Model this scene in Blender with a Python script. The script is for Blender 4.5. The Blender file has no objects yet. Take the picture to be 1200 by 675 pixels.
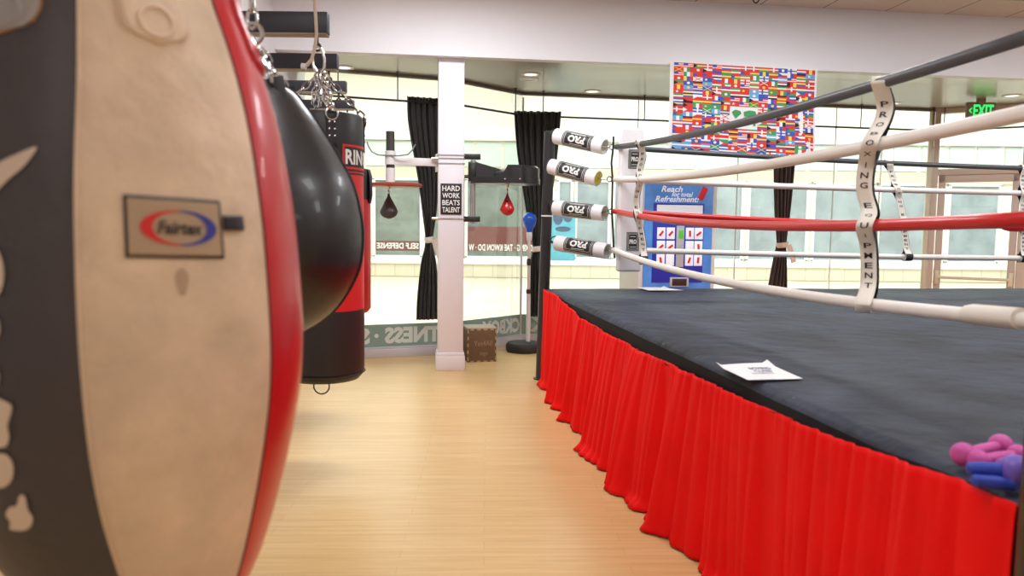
import bpy, bmesh, math, random
from mathutils import Vector, Matrix, noise
random.seed(7)
R = math.radians
PI = math.pi
col = bpy.context.scene.collection
sc = bpy.context.scene

# ------------------------------------------------------------------ camera
F = 870.0
EYE = Vector((0, 0, 1.31))
PITCH = R(4.76)
ROLL = 0.011
CAMROT = Matrix.Rotation(PI / 2 - PITCH, 3, 'X') @ Matrix.Rotation(ROLL, 3, 'Z')
cd = bpy.data.cameras.new('camera')
cam = bpy.data.objects.new('camera', cd)
col.objects.link(cam)
cam.matrix_world = Matrix.Translation(EYE) @ CAMROT.to_4x4()
cd.sensor_width = 36
cd.lens = 36 * F / 1200
cd.clip_start = 0.05
cd.clip_end = 200
cd.dof.use_dof = True
cd.dof.focus_distance = 5.6
cd.dof.aperture_fstop = 2.9
sc.camera = cam


def ray(px, py):
    return CAMROT @ Vector(((px - 600) / F, (337.5 - py) / F, -1))


def at(px, py, Y):
    """World point seen at a pixel, at distance Y into the room."""
    d = ray(px, py)
    return EYE + d * (Y / d.y)


def on_z(px, py, z):
    d = ray(px, py)
    return EYE + d * ((z - EYE.z) / d.z)


def lerp(a, b, t):
    return a + (b - a) * t


def curve_at(pts, x):
    if x <= pts[0][0]:
        return pts[0][1]
    for (x0, y0), (x1, y1) in zip(pts, pts[1:]):
        if x <= x1:
            return y0 + (y1 - y0) * (x - x0) / (x1 - x0)
    return pts[-1][1]


def smooth_curve(pts, x):
    """Catmull-Rom through (x, y) pairs."""
    n = len(pts)
    if x <= pts[0][0]:
        return pts[0][1]
    if x >= pts[-1][0]:
        return pts[-1][1]
    for i in range(n - 1):
        x0, y0 = pts[i]
        x1, y1 = pts[i + 1]
        if x <= x1:
            h = x1 - x0
            m0 = (y1 - pts[i - 1][1]) / (x1 - pts[i - 1][0]) if i > 0 else (y1 - y0) / h
            m1 = (pts[i + 2][1] - y0) / (pts[i + 2][0] - x0) if i < n - 2 else (y1 - y0) / h
            t = (x - x0) / h
            t2, t3 = t * t, t * t * t
            return ((2 * t3 - 3 * t2 + 1) * y0 + (t3 - 2 * t2 + t) * h * m0 + (-2 * t3 + 3 * t2) * y1 + (t3 - t2) * h * m1)


# ------------------------------------------------------------------ materials
def lin(c):
    return tuple(((v / 255) / 12.92 if v / 255 <= 0.04045 else ((v / 255 + 0.055) / 1.055) ** 2.4) for v in c) + (1,)


def mat(name, rgb, rough=0.5, metal=0.0, spec=0.5, var=0.0, vscale=8.0, bump=0.0, bscale=60.0, emit=0.0, coat=0.0, sheen=0.0, stretch=None, ecol=None):
    m = bpy.data.materials.new(name)
    m.use_nodes = True
    nt = m.node_tree
    b = nt.nodes['Principled BSDF']
    c = lin(rgb)
    b.inputs['Base Color'].default_value = c
    b.inputs['Roughness'].default_value = rough
    b.inputs['Metallic'].default_value = metal
    b.inputs['Specular IOR Level'].default_value = spec
    b.inputs['Coat Weight'].default_value = coat
    b.inputs['Sheen Weight'].default_value = sheen
    tc = nt.nodes.new('ShaderNodeTexCoord')
    mp = nt.nodes.new('ShaderNodeMapping')
    nt.links.new(tc.outputs['Object'], mp.inputs['Vector'])
    if stretch:
        mp.inputs['Scale'].default_value = stretch
    if var > 0:
        n = nt.nodes.new('ShaderNodeTexNoise')
        n.inputs['Scale'].default_value = vscale
        n.inputs['Detail'].default_value = 5
        n.inputs['Roughness'].default_value = 0.6
        nt.links.new(mp.outputs['Vector'], n.inputs['Vector'])
        r = nt.nodes.new('ShaderNodeValToRGB')
        r.color_ramp.elements[0].position = 0.3
        r.color_ramp.elements[1].position = 0.7
        r.color_ramp.elements[0].color = tuple(v * (1 - var) for v in c[:3]) + (1,)
        r.color_ramp.elements[1].color = tuple(min(1, v * (1 + var)) for v in c[:3]) + (1,)
        nt.links.new(n.outputs['Fac'], r.inputs['Fac'])
        nt.links.new(r.outputs['Color'], b.inputs['Base Color'])
    if bump > 0:
        n2 = nt.nodes.new('ShaderNodeTexNoise')
        n2.inputs['Scale'].default_value = bscale
        n2.inputs['Detail'].default_value = 4
        nt.links.new(mp.outputs['Vector'], n2.inputs['Vector'])
        bp = nt.nodes.new('ShaderNodeBump')
        bp.inputs['Strength'].default_value = bump
        bp.inputs['Distance'].default_value = 0.02
        nt.links.new(n2.outputs['Fac'], bp.inputs['Height'])
        nt.links.new(bp.outputs['Normal'], b.inputs['Normal'])
    if emit > 0:
        b.inputs['Emission Color'].default_value = lin(ecol) if ecol else c
        b.inputs['Emission Strength'].default_value = emit
    return m


def glass_mat(name, tint=(250, 255, 253), refl=0.06, rough=0.0):
    m = bpy.data.materials.new(name)
    m.use_nodes = True
    nt = m.node_tree
    nt.nodes.remove(nt.nodes['Principled BSDF'])
    out = nt.nodes['Material Output']
    t = nt.nodes.new('ShaderNodeBsdfTransparent')
    t.inputs['Color'].default_value = lin(tint)
    g = nt.nodes.new('ShaderNodeBsdfGlossy')
    g.inputs['Roughness'].default_value = rough
    lw = nt.nodes.new('ShaderNodeFresnel')
    lw.inputs['IOR'].default_value = 1.35
    mul = nt.nodes.new('ShaderNodeMath')
    mul.operation = 'MULTIPLY'
    mul.inputs[1].default_value = refl / 0.06
    mul.use_clamp = True
    nt.links.new(lw.outputs['Fac'], mul.inputs[0])
    mx = nt.nodes.new('ShaderNodeMixShader')
    nt.links.new(mul.outputs[0], mx.inputs['Fac'])
    nt.links.new(t.outputs[0], mx.inputs[1])
    nt.links.new(g.outputs[0], mx.inputs[2])
    nt.links.new(mx.outputs[0], out.inputs['Surface'])
    return m


def film_mat(name, rgb, through):
    m = bpy.data.materials.new(name)
    m.use_nodes = True
    nt = m.node_tree
    nt.nodes.remove(nt.nodes['Principled BSDF'])
    out = nt.nodes['Material Output']
    t = nt.nodes.new('ShaderNodeBsdfTransparent')
    d = nt.nodes.new('ShaderNodeBsdfDiffuse')
    tl = nt.nodes.new('ShaderNodeBsdfTranslucent')
    d.inputs['Color'].default_value = lin(rgb)
    tl.inputs['Color'].default_value = lin(rgb)
    a = nt.nodes.new('ShaderNodeMixShader')
    a.inputs['Fac'].default_value = 0.35
    nt.links.new(d.outputs[0], a.inputs[1])
    nt.links.new(tl.outputs[0], a.inputs[2])
    mx = nt.nodes.new('ShaderNodeMixShader')
    mx.inputs['Fac'].default_value = 1 - through
    nt.links.new(t.outputs[0], mx.inputs[1])
    nt.links.new(a.outputs[0], mx.inputs[2])
    nt.links.new(mx.outputs[0], out.inputs['Surface'])
    return m


def wood_floor_mat():
    m = bpy.data.materials.new('maple_plank_floor')
    m.use_nodes = True
    nt = m.node_tree
    N, L = nt.nodes, nt.links
    b = N['Principled BSDF']
    tc = N.new('ShaderNodeTexCoord')
    mp = N.new('ShaderNodeMapping')
    mp.inputs['Rotation'].default_value = (0, 0, R(-2))
    L.new(tc.outputs['Object'], mp.inputs['Vector'])
    br = N.new('ShaderNodeTexBrick')
    br.offset = 0.37
    br.inputs['Color1'].default_value = lin((229, 197, 141))
    br.inputs['Color2'].default_value = lin((224, 190, 130))
    br.inputs['Mortar'].default_value = lin((208, 174, 116))
    br.inputs['Scale'].default_value = 1
    br.inputs['Mortar Size'].default_value = 0.0012
    br.inputs['Brick Width'].default_value = 0.9
    br.inputs['Row Height'].default_value = 0.075
    L.new(mp.outputs['Vector'], br.inputs['Vector'])
    mp2 = N.new('ShaderNodeMapping')
    mp2.inputs['Scale'].default_value = (1.3, 26, 1)
    L.new(mp.outputs['Vector'], mp2.inputs['Vector'])
    n = N.new('ShaderNodeTexNoise')
    n.inputs['Scale'].default_value = 1.6
    n.inputs['Detail'].default_value = 6
    n.inputs['Roughness'].default_value = 0.65
    L.new(mp2.outputs['Vector'], n.inputs['Vector'])
    cr = N.new('ShaderNodeValToRGB')
    cr.color_ramp.elements[0].position = 0.32
    cr.color_ramp.elements[0].color = (0.80, 0.75, 0.66, 1)
    cr.color_ramp.elements[1].position = 0.62
    cr.color_ramp.elements[1].color = (1, 1, 1, 1)
    L.new(n.outputs['Fac'], cr.inputs['Fac'])
    mx = N.new('ShaderNodeMixRGB')
    mx.blend_type = 'MULTIPLY'
    mx.inputs['Fac'].default_value = 0.75
    L.new(br.outputs['Color'], mx.inputs['Color1'])
    L.new(cr.outputs['Color'], mx.inputs['Color2'])
    L.new(mx.outputs['Color'], b.inputs['Base Color'])
    b.inputs['Roughness'].default_value = 0.33
    b.inputs['Specular IOR Level'].default_value = 0.42
    return m


def tile_mat(name, rgb, rgb2, line, w, h, mortar, rough=0.8, rot=0.0, offset=0.0, loc=(0, 0, 0), var=0.0, rx=0.0):
    m = bpy.data.materials.new(name)
    m.use_nodes = True
    nt = m.node_tree
    N, L = nt.nodes, nt.links
    b = N['Principled BSDF']
    tc = N.new('ShaderNodeTexCoord')
    mp = N.new('ShaderNodeMapping')
    mp.inputs['Rotation'].default_value = (rx, 0, rot)
    mp.inputs['Location'].default_value = loc
    L.new(tc.outputs['Object'], mp.inputs['Vector'])
    br = N.new('ShaderNodeTexBrick')
    br.offset = offset
    br.inputs['Color1'].default_value = lin(rgb)
    br.inputs['Color2'].default_value = lin(rgb2)
    br.inputs['Mortar'].default_value = lin(line)
    br.inputs['Scale'].default_value = 1
    br.inputs['Mortar Size'].default_value = mortar
    br.inputs['Brick Width'].default_value = w
    br.inputs['Row Height'].default_value = h
    L.new(mp.outputs['Vector'], br.inputs['Vector'])
    L.new(br.outputs['Color'], b.inputs['Base Color'])
    b.inputs['Roughness'].default_value = rough
    return m


def canvas_mat():
    m = bpy.data.materials.new('charcoal_ring_canvas')
    m.use_nodes = True
    nt = m.node_tree
    N, L = nt.nodes, nt.links
    b = N['Principled BSDF']
    tc = N.new('ShaderNodeTexCoord')
    n = N.new('ShaderNodeTexNoise')
    n.inputs['Scale'].default_value = 2.3
    n.inputs['Detail'].default_value = 9
    n.inputs['Roughness'].default_value = 0.68
    L.new(tc.outputs['Object'], n.inputs['Vector'])
    cr = N.new('ShaderNodeValToRGB')
    cr.color_ramp.elements[0].position = 0.3
    cr.color_ramp.elements[0].color = lin((22, 25, 36))
    cr.color_ramp.elements[1].position = 0.72
    cr.color_ramp.elements[1].color = lin((64, 71, 90))
    L.new(n.outputs['Fac'], cr.inputs['Fac'])
    # small pale scuffs and flecks of lint
    v = N.new('ShaderNodeTexVoronoi')
    v.inputs['Scale'].default_value = 5.5
    L.new(tc.outputs['Object'], v.inputs['Vector'])
    lt = N.new('ShaderNodeMath')
    lt.operation = 'LESS_THAN'
    lt.inputs[1].default_value = 0.028
    L.new(v.outputs['Distance'], lt.inputs[0])
    mx = N.new('ShaderNodeMixRGB')
    L.new(lt.outputs[0], mx.inputs['Fac'])
    L.new(cr.outputs['Color'], mx.inputs['Color1'])
    mx.inputs['Color2'].default_value = lin((112, 117, 124))
    L.new(mx.outputs['Color'], b.inputs['Base Color'])
    b.inputs['Roughness'].default_value = 0.58
    b.inputs['Specular IOR Level'].default_value = 0.22
    n2 = N.new('ShaderNodeTexNoise')
    n2.inputs['Scale'].default_value = 9
    n2.inputs['Detail'].default_value = 6
    L.new(tc.outputs['Object'], n2.inputs['Vector'])
    bp = N.new('ShaderNodeBump')
    bp.inputs['Strength'].default_value = 0.6
    bp.inputs['Distance'].default_value = 0.03
    L.new(n2.outputs['Fac'], bp.inputs['Height'])
    L.new(bp.outputs['Normal'], b.inputs['Normal'])
    return m


M = dict(
    wall=mat('painted_wall', (226, 224, 228), 0.75, var=0.015, vscale=2),
    fascia=mat('painted_bulkhead', (232, 231, 236), 0.6, var=0.01, vscale=2),
    soffit=mat('glossy_soffit_panel', (168, 164, 148), 0.3, spec=0.8, coat=0.12),
    column=mat('white_column_paint', (232, 229, 236), 0.5, var=0.015, vscale=6),
    floor=wood_floor_mat(),
    ceil=tile_mat('ceiling_tile', (222, 204, 188), (218, 200, 184), (120, 110, 102), 0.61, 1.22, 0.006, rot=R(-7.1)),
    frame=mat('bronze_grey_frame', (128, 120, 112), 0.4, metal=0.3),
    tanframe=mat('tan_aluminium', (222, 206, 194), 0.4),
    cream=mat('cream_aluminium', (244, 234, 210), 0.4),
    glass=glass_mat('clear_glass'),
    film=film_mat('frosted_film', (152, 174, 170), 0.14),
    filmtext=film_mat('pale_film_lettering', (254, 254, 248), 0.12),
    joint=mat('silicone_joint', (235, 238, 236), 0.4),
    base=mat('lavender_grey_base', (196, 190, 194), 0.5),
    blackmetal=mat('black_metal', (30, 30, 33), 0.3, spec=0.7),
    darkmetal=mat('dark_grey_metal', (70, 68, 66), 0.4, metal=0.4),
    steel=mat('bright_steel', (206, 206, 204), 0.22, metal=1.0),
    hookgrey=mat('grey_wire', (128, 128, 130), 0.4),
    whitemetal=mat('white_metal', (226, 224, 224), 0.35),
    arm=mat('black_painted_steel', (42, 42, 54), 0.45),
    armside=mat('arm_underside', (150, 136, 110), 0.6),
    curtain=mat('black_curtain', (33, 33, 31), 0.6, sheen=0.25, var=0.15, vscale=30, stretch=(8, 8, 0.4)),
    brown=mat('brown_curtain', (66, 46, 40), 0.6, sheen=0.3, var=0.2, vscale=30, stretch=(8, 8, 0.4)),
    tie=mat('white_tie', (248, 246, 242), 0.7),
    pinktie=mat('peach_tie', (248, 226, 212), 0.7),
    canvas=canvas_mat(),
    edgeshade=mat('shaded_canvas_edge', (22, 22, 25), 0.75, spec=0.2),  # canvas overhang, its shade put into the colour
    deck=mat('deck_timber', (60, 50, 42), 0.8),
    skirt=mat('red_skirt_cloth', (238, 8, 6), 0.7, spec=0.2, var=0.05, vscale=5),
    rope_dark=mat('dark_rope_sleeve', (70, 70, 76), 0.42),
    rope_white=mat('white_rope_sleeve', (236, 230, 224), 0.45),
    rope_red=mat('red_rope_sleeve', (206, 22, 24), 0.4, coat=0.2),
    vinyl_white=mat('white_vinyl', (234, 232, 236), 0.45, bump=0.05, bscale=14),
    foam=mat('yellow_foam', (214, 200, 70), 0.9, var=0.2, vscale=60),
    label=mat('black_label', (30, 30, 30), 0.5),
    ink=mat('white_print', (235, 235, 232), 0.5),
    strap=mat('white_webbing', (232, 226, 216), 0.6),
    strapblack=mat('black_webbing', (26, 26, 30), 0.6),
    letter=mat('dark_letter', (34, 32, 36), 0.6),
    cord=mat('black_cord', (20, 20, 22), 0.5),
    beige=mat('beige_leather', (213, 187, 160), 0.5, var=0.16, vscale=7, bump=0.25, bscale=20),
    bagblack=mat('charcoal_leather', (62, 56, 58), 0.5, var=0.08, vscale=5, bump=0.1, bscale=30),
    tabgrey=mat('grey_leather_tab', (150, 143, 140), 0.5),
    tabbrown=mat('brown_binding', (150, 108, 66), 0.5),
    bagred=mat('glossy_red_leather', (190, 18, 30), 0.34, coat=0.2),
    seam=mat('dark_red_piping', (110, 20, 26), 0.4),
    patch=mat('tan_patch', (172, 146, 118), 0.6),
    patchedge=mat('dark_patch_border', (64, 54, 46), 0.6),
    logored=mat('logo_red', (206, 30, 30), 0.5),
    logoblue=mat('logo_blue', (40, 50, 140), 0.5),
    brush=mat('pale_brush_print', (206, 186, 166), 0.6),
    vinyl_black=mat('glossy_black_vinyl', (30, 29, 31), 0.36, coat=0.12, bump=0.15, bscale=9),
    mattblack=mat('black_vinyl', (31, 29, 31), 0.45, bump=0.1, bscale=14),
    vred=mat('red_vinyl', (210, 32, 36), 0.4),
    rope_tan=mat('tan_rope', (206, 186, 168), 0.8),
    wood_red=mat('red_brown_board', (156, 66, 44), 0.45),
    leather_dark=mat('dark_brown_leather', (62, 50, 50), 0.32, coat=0.2),
    leather_red=mat('red_speed_leather', (190, 24, 30), 0.3, coat=0.3),
    blue=mat('blue_ball_vinyl', (30, 90, 205), 0.35, coat=0.2),
    rubber=mat('black_rubber', (36, 36, 36), 0.6, var=0.2, vscale=20),
    box=mat('dark_ply', (104, 80, 54), 0.6, var=0.1, vscale=20),
    boxlight=mat('pale_ply_edge', (172, 150, 114), 0.6),
    boxtop=mat('pale_box_top', (176, 166, 146), 0.5),
    boxprint=mat('box_outline_print', (150, 128, 98), 0.6),
    paper=mat('paper', (246, 247, 250), 0.8),
    paperink=mat('paper_ink', (70, 66, 120), 0.7),
    pink=mat('pink_vinyl', (196, 78, 158), 0.5),
    purple=mat('purple_vinyl', (146, 70, 160), 0.5),
    bluedb=mat('blue_vinyl', (36, 62, 170), 0.5),
    violet=mat('violet_vinyl', (108, 84, 180), 0.45),
    olive=mat('olive_dark_pipe', (58, 46, 28), 0.4, metal=0.2),
    tanedge=mat('tan_paint', (120, 92, 50), 0.5),
    signblack=mat('black_sign', (30, 27, 34), 0.5),
    exit_body=mat('exit_sign_body', (150, 128, 108), 0.5),
    exit_green=mat('exit_sign_green', (20, 200, 90), 0.5, emit=1.6, ecol=(30, 225, 100)),
    lamp=mat('downlight_lamp', (255, 250, 235), 0.5, emit=1.2),
    vend_white=mat('vending_white', (232, 232, 228), 0.5),
    vend_blue=mat('vending_blue', (84, 146, 226), 0.35, var=0.28, vscale=5, emit=0.12),
    vend_deep=mat('vending_deep_blue', (44, 58, 176), 0.35, emit=0.12),
    vend_card=mat('vending_card', (236, 240, 248), 0.4, emit=0.3),
    vend_grey=mat('vending_grey', (196, 200, 204), 0.4),
    vend_red=mat('vending_red', (214, 40, 48), 0.4, emit=0.15),
    vend_green=mat('vending_green', (90, 190, 60), 0.4, emit=0.3),
    vend_dark=mat('vending_slot', (66, 52, 50), 0.3),
    mallfloor=tile_mat('mall_floor_tile', (226, 217, 198), (221, 210, 190), (196, 182, 160), 0.9, 0.9, 0.012, rough=0.5),
    mallwall=mat('mall_cream_wall', (246, 242, 232), 0.7),
    mallwhite=mat('mall_white', (240, 240, 238), 0.6),
    malltile=tile_mat('mall_wainscot', (222, 212, 192), (214, 206, 186), (196, 186, 166), 0.5, 0.34, 0.012, rx=R(90)),
    mallbeige=mat('mall_beige_strip', (214, 202, 182), 0.6),
    shop=mat('shop_glass', (122, 132, 127), 0.12, var=0.28, vscale=1.9, spec=0.6),
    shopblue=mat('blue_shop_glass', (150, 161, 168), 0.12, var=0.22, vscale=1.7, spec=0.6),
    transom=mat('transom_glass', (206, 222, 216), 0.12),
    maroon=mat('maroon_reflection', (116, 66, 64), 0.5),
    poster=mat('teal_poster', (96, 168, 190), 0.5, var=0.15, vscale=4),
    posterdark=mat('poster_dark', (70, 90, 116), 0.5),
    posterorange=mat('poster_orange', (224, 168, 130), 0.5),
)


# ------------------------------------------------------------------ mesh builder
class MB:
    def __init__(s):
        s.v, s.f, s.m, s.sm = [], [], [], []

    def add(s, vs, fs, mi=0, smooth=True, M4=None):
        b = len(s.v)
        s.v.extend((M4 @ Vector(v)) if M4 else Vector(v) for v in vs)
        for f in fs:
            s.f.append(tuple(b + i for i in f))
            s.m.append(mi)
            s.sm.append(smooth)
        return s

    def box(s, c, size, M4=None, bevel=0.0, mi=0, seg=2):
        bm = bmesh.new()
        bmesh.ops.create_cube(bm, size=1)
        bmesh.ops.scale(bm, vec=size, verts=bm.verts)
        if bevel > 0:
            bmesh.ops.bevel(bm, geom=bm.edges[:], offset=bevel, segments=seg, profile=0.5, affect='EDGES')
        bmesh.ops.translate(bm, vec=c, verts=bm.verts)
        bm.verts.index_update()
        s.add([v.co.copy() for v in bm.verts], [[v.index for v in f.verts] for f in bm.faces], mi, bevel > 0, M4)
        bm.free()
        return s

    def tube(s, pts, rad, n=10, closed=False, caps=True, mi=0, flat=1.0, up=None):
        pts = [Vector(p) for p in pts]
        k = len(pts)
        rr = rad if isinstance(rad, (list, tuple)) else [rad] * k
        tang = []
        for i in range(k):
            if closed:
                t = pts[(i + 1) % k] - pts[i - 1]
            else:
                t = pts[min(i + 1, k - 1)] - pts[max(i - 1, 0)]
            tang.append(t.normalized())
        ref = Vector(up) if up else (Vector((0, 0, 1)) if abs(tang[0].z) < 0.9 else Vector((1, 0, 0)))
        a = (ref - tang[0] * ref.dot(tang[0])).normalized()
        vs, fs = [], []
        for i in range(k):
            a = (a - tang[i] * a.dot(tang[i])).normalized()
            b = tang[i].cross(a)
            for j in range(n):
                w = 2 * PI * j / n
                vs.append(pts[i] + a * (rr[i] * math.cos(w)) + b * (rr[i] * flat * math.sin(w)))
        for i in range(k if closed else k - 1):
            i2 = (i + 1) % k
            for j in range(n):
                j2 = (j + 1) % n
                fs.append((i * n + j, i * n + j2, i2 * n + j2, i2 * n + j))
        if caps and not closed:
            fs.append(tuple(range(n - 1, -1, -1)))
            fs.append(tuple((k - 1) * n + j for j in range(n)))
        return s.add(vs, fs, mi)

    def lathe(s, prof, n=32, a0=0.0, a1=2 * PI, mi=0, M4=None, caps=True):
        """prof: (radius, z) pairs from bottom to top."""
        full = abs(a1 - a0 - 2 * PI) < 1e-6
        na = n if full else n + 1
        vs, fs = [], []
        for r, z in prof:
            for j in range(na):
                w = a0 + (a1 - a0) * j / n
                vs.append((r * math.cos(w), r * math.sin(w), z))
        for i in range(len(prof) - 1):
            for j in range(n):
                j2 = (j + 1) % na
                fs.append((i * na + j, i * na + j2, (i + 1) * na + j2, (i + 1) * na + j))
        if full and caps:
            if prof[0][0] > 1e-5:
                fs.append(tuple(range(n - 1, -1, -1)))
            if prof[-1][0] > 1e-5:
                fs.append(tuple((len(prof) - 1) * na + j for j in range(n)))
        return s.add(vs, fs, mi, True, M4)

    def grid(s, fn, nu, nv, mi=0):
        vs = [fn(i / nu, j / nv) for j in range(nv + 1) for i in range(nu + 1)]
        fs = [(j * (nu + 1) + i, j * (nu + 1) + i + 1, (j + 1) * (nu + 1) + i + 1, (j + 1) * (nu + 1) + i) for j in range(nv) for i in range(nu)]
        return s.add(vs, fs, mi)

    def prism(s, poly, h, M4=None, mi=0, smooth=False):
        """poly: 2-D outline (counter-clockwise) extruded along z from 0 to h."""
        n = len(poly)
        vs = [(x, y, 0) for x, y in poly] + [(x, y, h) for x, y in poly]
        fs = [tuple(range(n - 1, -1, -1)), tuple(range(n, 2 * n))]
        fs += [(i, (i + 1) % n, n + (i + 1) % n, n + i) for i in range(n)]
        return s.add(vs, fs, mi, smooth, M4)

    def map(s, fn):
        s.v = [fn(v) for v in s.v]
        return s

    def build(s, name, mats, parent=None, angle=40, solid=0.0, weld=False):
        me = bpy.data.meshes.new(name)
        me.from_pydata([tuple(v) for v in s.v], [], s.f)
        if not isinstance(mats, (list, tuple)):
            mats = [mats]
        for m in mats:
            me.materials.append(m)
        me.polygons.foreach_set('material_index', s.m)
        me.polygons.foreach_set('use_smooth', s.sm)
        me.update()
        try:
            me.set_sharp_from_angle(angle=R(angle))
        except Exception:
            pass
        bm = bmesh.new()
        bm.from_mesh(me)
        if weld:
            bmesh.ops.remove_doubles(bm, verts=bm.verts, dist=1e-5)
        bmesh.ops.recalc_face_normals(bm, faces=bm.faces)
        bm.to_mesh(me)
        bm.free()
        o = bpy.data.objects.new(name, me)
        col.objects.link(o)
        if parent:
            o.parent = parent
        if solid:
            md = o.modifiers.new('thickness', 'SOLIDIFY')
            md.thickness = solid
            md.offset = 0
        return o


_tc = {}


def text_geo(txt, w=None, h=1.0, depth=0.002, bold=0.0, mirror=False, shear=0.0):
    """Vertices and faces of lettering centred on the origin in the XY plane, w x h."""
    key = (txt, bold, shear)
    if key not in _tc:
        cu = bpy.data.curves.new('txt', 'FONT')
        cu.body = txt
        cu.align_x = 'CENTER'
        cu.resolution_u = 2
        cu.offset = bold
        cu.shear = shear
        cu.space_line = 0.85
        ob = bpy.data.objects.new('txt', cu)
        col.objects.link(ob)
        bpy.context.view_layer.update()
        ev = ob.evaluated_get(bpy.context.evaluated_depsgraph_get())
        me = ev.to_mesh()
        vs = [v.co.copy() for v in me.vertices]
        fs = [tuple(p.vertices) for p in me.polygons]
        ev.to_mesh_clear()
        bpy.data.objects.remove(ob)
        bpy.data.curves.remove(cu)
        x0, x1 = min(v.x for v in vs), max(v.x for v in vs)
        y0, y1 = min(v.y for v in vs), max(v.y for v in vs)
        vs = [Vector(((v.x - (x0 + x1) / 2), (v.y - (y0 + y1) / 2), 0)) for v in vs]
        _tc[key] = (vs, fs, x1 - x0, y1 - y0)
    vs, fs, tw, th = _tc[key]
    sy = h / th
    sx = w / tw if w else sy
    if mirror:
        sx = -sx
    return [Vector((v.x * sx, v.y * sy, depth)) for v in vs], fs


def frame_M(o, x, y):
    """4x4 from origin, x axis, y axis."""
    x = Vector(x).normalized()
    z = x.cross(Vector(y)).normalized()
    y = z.cross(x)
    m = Matrix.Identity(4)
    for i, c in enumerate((x, y, z)):
        for j in range(3):
            m[j][i] = c[j]
    m.translation = o
    return m


def tag(o, label, cat, group=None, kind=None):
    o['label'] = label
    if cat:
        o['category'] = cat
    if group:
        o['group'] = group
    if kind:
        o['kind'] = kind
    return o


def thing(name, label, cat, loc=(0, 0, 0), rotz=0.0, group=None):
    o = bpy.data.objects.new(name, None)
    o.empty_display_size = 0.1
    col.objects.link(o)
    o.location = loc
    o.rotation_euler = (0, 0, rotz)
    o['_m'] = 0
    del o['_m']
    return tag(o, label, cat, group)


def wpart(root, name, mb, mats, under=None, **k):
    """A part (or, under a part, a sub-part) whose geometry was laid out in room coordinates."""
    inv = (Matrix.Translation(root.location) @ root.rotation_euler.to_matrix().to_4x4()).inverted()
    mb.map(lambda v: inv @ v)
    return mb.build(name, mats, under or root, **k)


def struct(name, mb, mats, label, parent=None, cat='structure', **k):
    o = mb.build(name, mats, parent, **k)
    if not parent:
        tag(o, label, cat, None, 'structure')
    return o


def copy_tree(o, parent=None):
    c = o.copy()
    col.objects.link(c)
    if parent:
        c.parent = parent
    for ch in list(o.children):
        copy_tree(ch, c)
    return c


def ringlink(mb, c, rad, wire, axis='x', n=18, m=6, sx=1.0, M4=None):
    pts = []
    for i in range(n):
        w = 2 * PI * i / n
        a, b = rad * math.cos(w) * sx, rad * math.sin(w)
        p = {'x': Vector((0, a, b)), 'y': Vector((a, 0, b)), 'z': Vector((a, b, 0))}[axis]
        pts.append((M4 @ p if M4 else p) + Vector(c))
    mb.tube(pts, wire, m, closed=True)


def chain(mb, p0, p1, link=0.045, wire=0.004, wid=0.5):
    p0, p1 = Vector(p0), Vector(p1)
    d = p1 - p0
    n = max(1, round(d.length / (link * 0.8)))
    t = d.normalized()
    ref = Vector((0, 1, 0)) if abs(t.y) < 0.9 else Vector((1, 0, 0))
    a = (ref - t * ref.dot(t)).normalized()
    b = t.cross(a)
    ll = d.length / n * 0.62
    for i in range(n):
        c = p0 + d * ((i + 0.5) / n)
        side = a if i % 2 else b
        pts = []
        for k in range(12):
            w = 2 * PI * k / 12
            pts.append(c + t * (ll * math.cos(w)) + side * (ll * wid * math.sin(w)))
        mb.tube(pts, wire, 5, closed=True)


# ================================================================== THE SETTING
P0, P1, P2, P3 = Vector((-1.43, 7.25, 0)), Vector((-0.61, 7.55, 0)), Vector((0.10, 8.28, 0)), Vector((5.10, 9.10, 0))
PL = P0 + (P0 - P1).normalized() * 0.66
PDIR = Vector((0.83, -0.5, 0)).normalized()
P4 = P3 + PDIR * 3.4
SOF = 2.77
CEIL = 3.33
LW = -2.02


def fas(x):
    return 6.633 + 0.125 * x


mb = MB()
mb.box((3, 3.2, -0.05), (10.2, 12.6, 0.1))
struct('floor', mb, M['floor'], 'pale maple plank floor of the gym')
mb = MB()
mb.box((3, 2.4, CEIL + 0.05), (10.2, 10.9, 0.1))
struct('ceiling', mb, M['ceil'], 'tan tiled ceiling over the gym')
mb = MB()
mb.box((LW - 0.06, 2.1, CEIL / 2), (0.12, 10.4, CEIL))
struct('wall_left', mb, M['wall'], 'white side wall behind the hanging bags')
mb = MB()
mb.box((LW + 0.008, 2.1, 0.05), (0.016, 9.6, 0.10))
struct('baseboard_left', mb, M['column'], 'white baseboard along the side wall')
mb = MB()
mb.box((3, -3.06, CEIL / 2), (10.2, 0.12, CEIL))
struct('wall_back', mb, M['wall'], 'white wall behind the photographer')
mb = MB()
mb.box((8.06, 2.0, CEIL / 2), (0.12, 10.2, CEIL))
struct('wall_right', mb, M['wall'], 'white wall beyond the boxing ring')
# bulkhead above the shop front
mb = MB()
fa, fb = Vector((LW, fas(LW), 0)), Vector((8.0, fas(8.0), 0))
fd = (fb - fa).normalized()
fn = Vector((fd.y, -fd.x, 0))
Mf = frame_M(fa, fd, (0, 0, 1))  # x along the wall, y up, z = towards the gym
fl = (fb - fa).length
mb.box((fl / 2, (SOF + CEIL) / 2, -0.05), (fl, CEIL - SOF, 0.10), Mf)
struct('wall_front', mb, M['fascia'], 'white bulkhead wall above the shop front')
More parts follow.
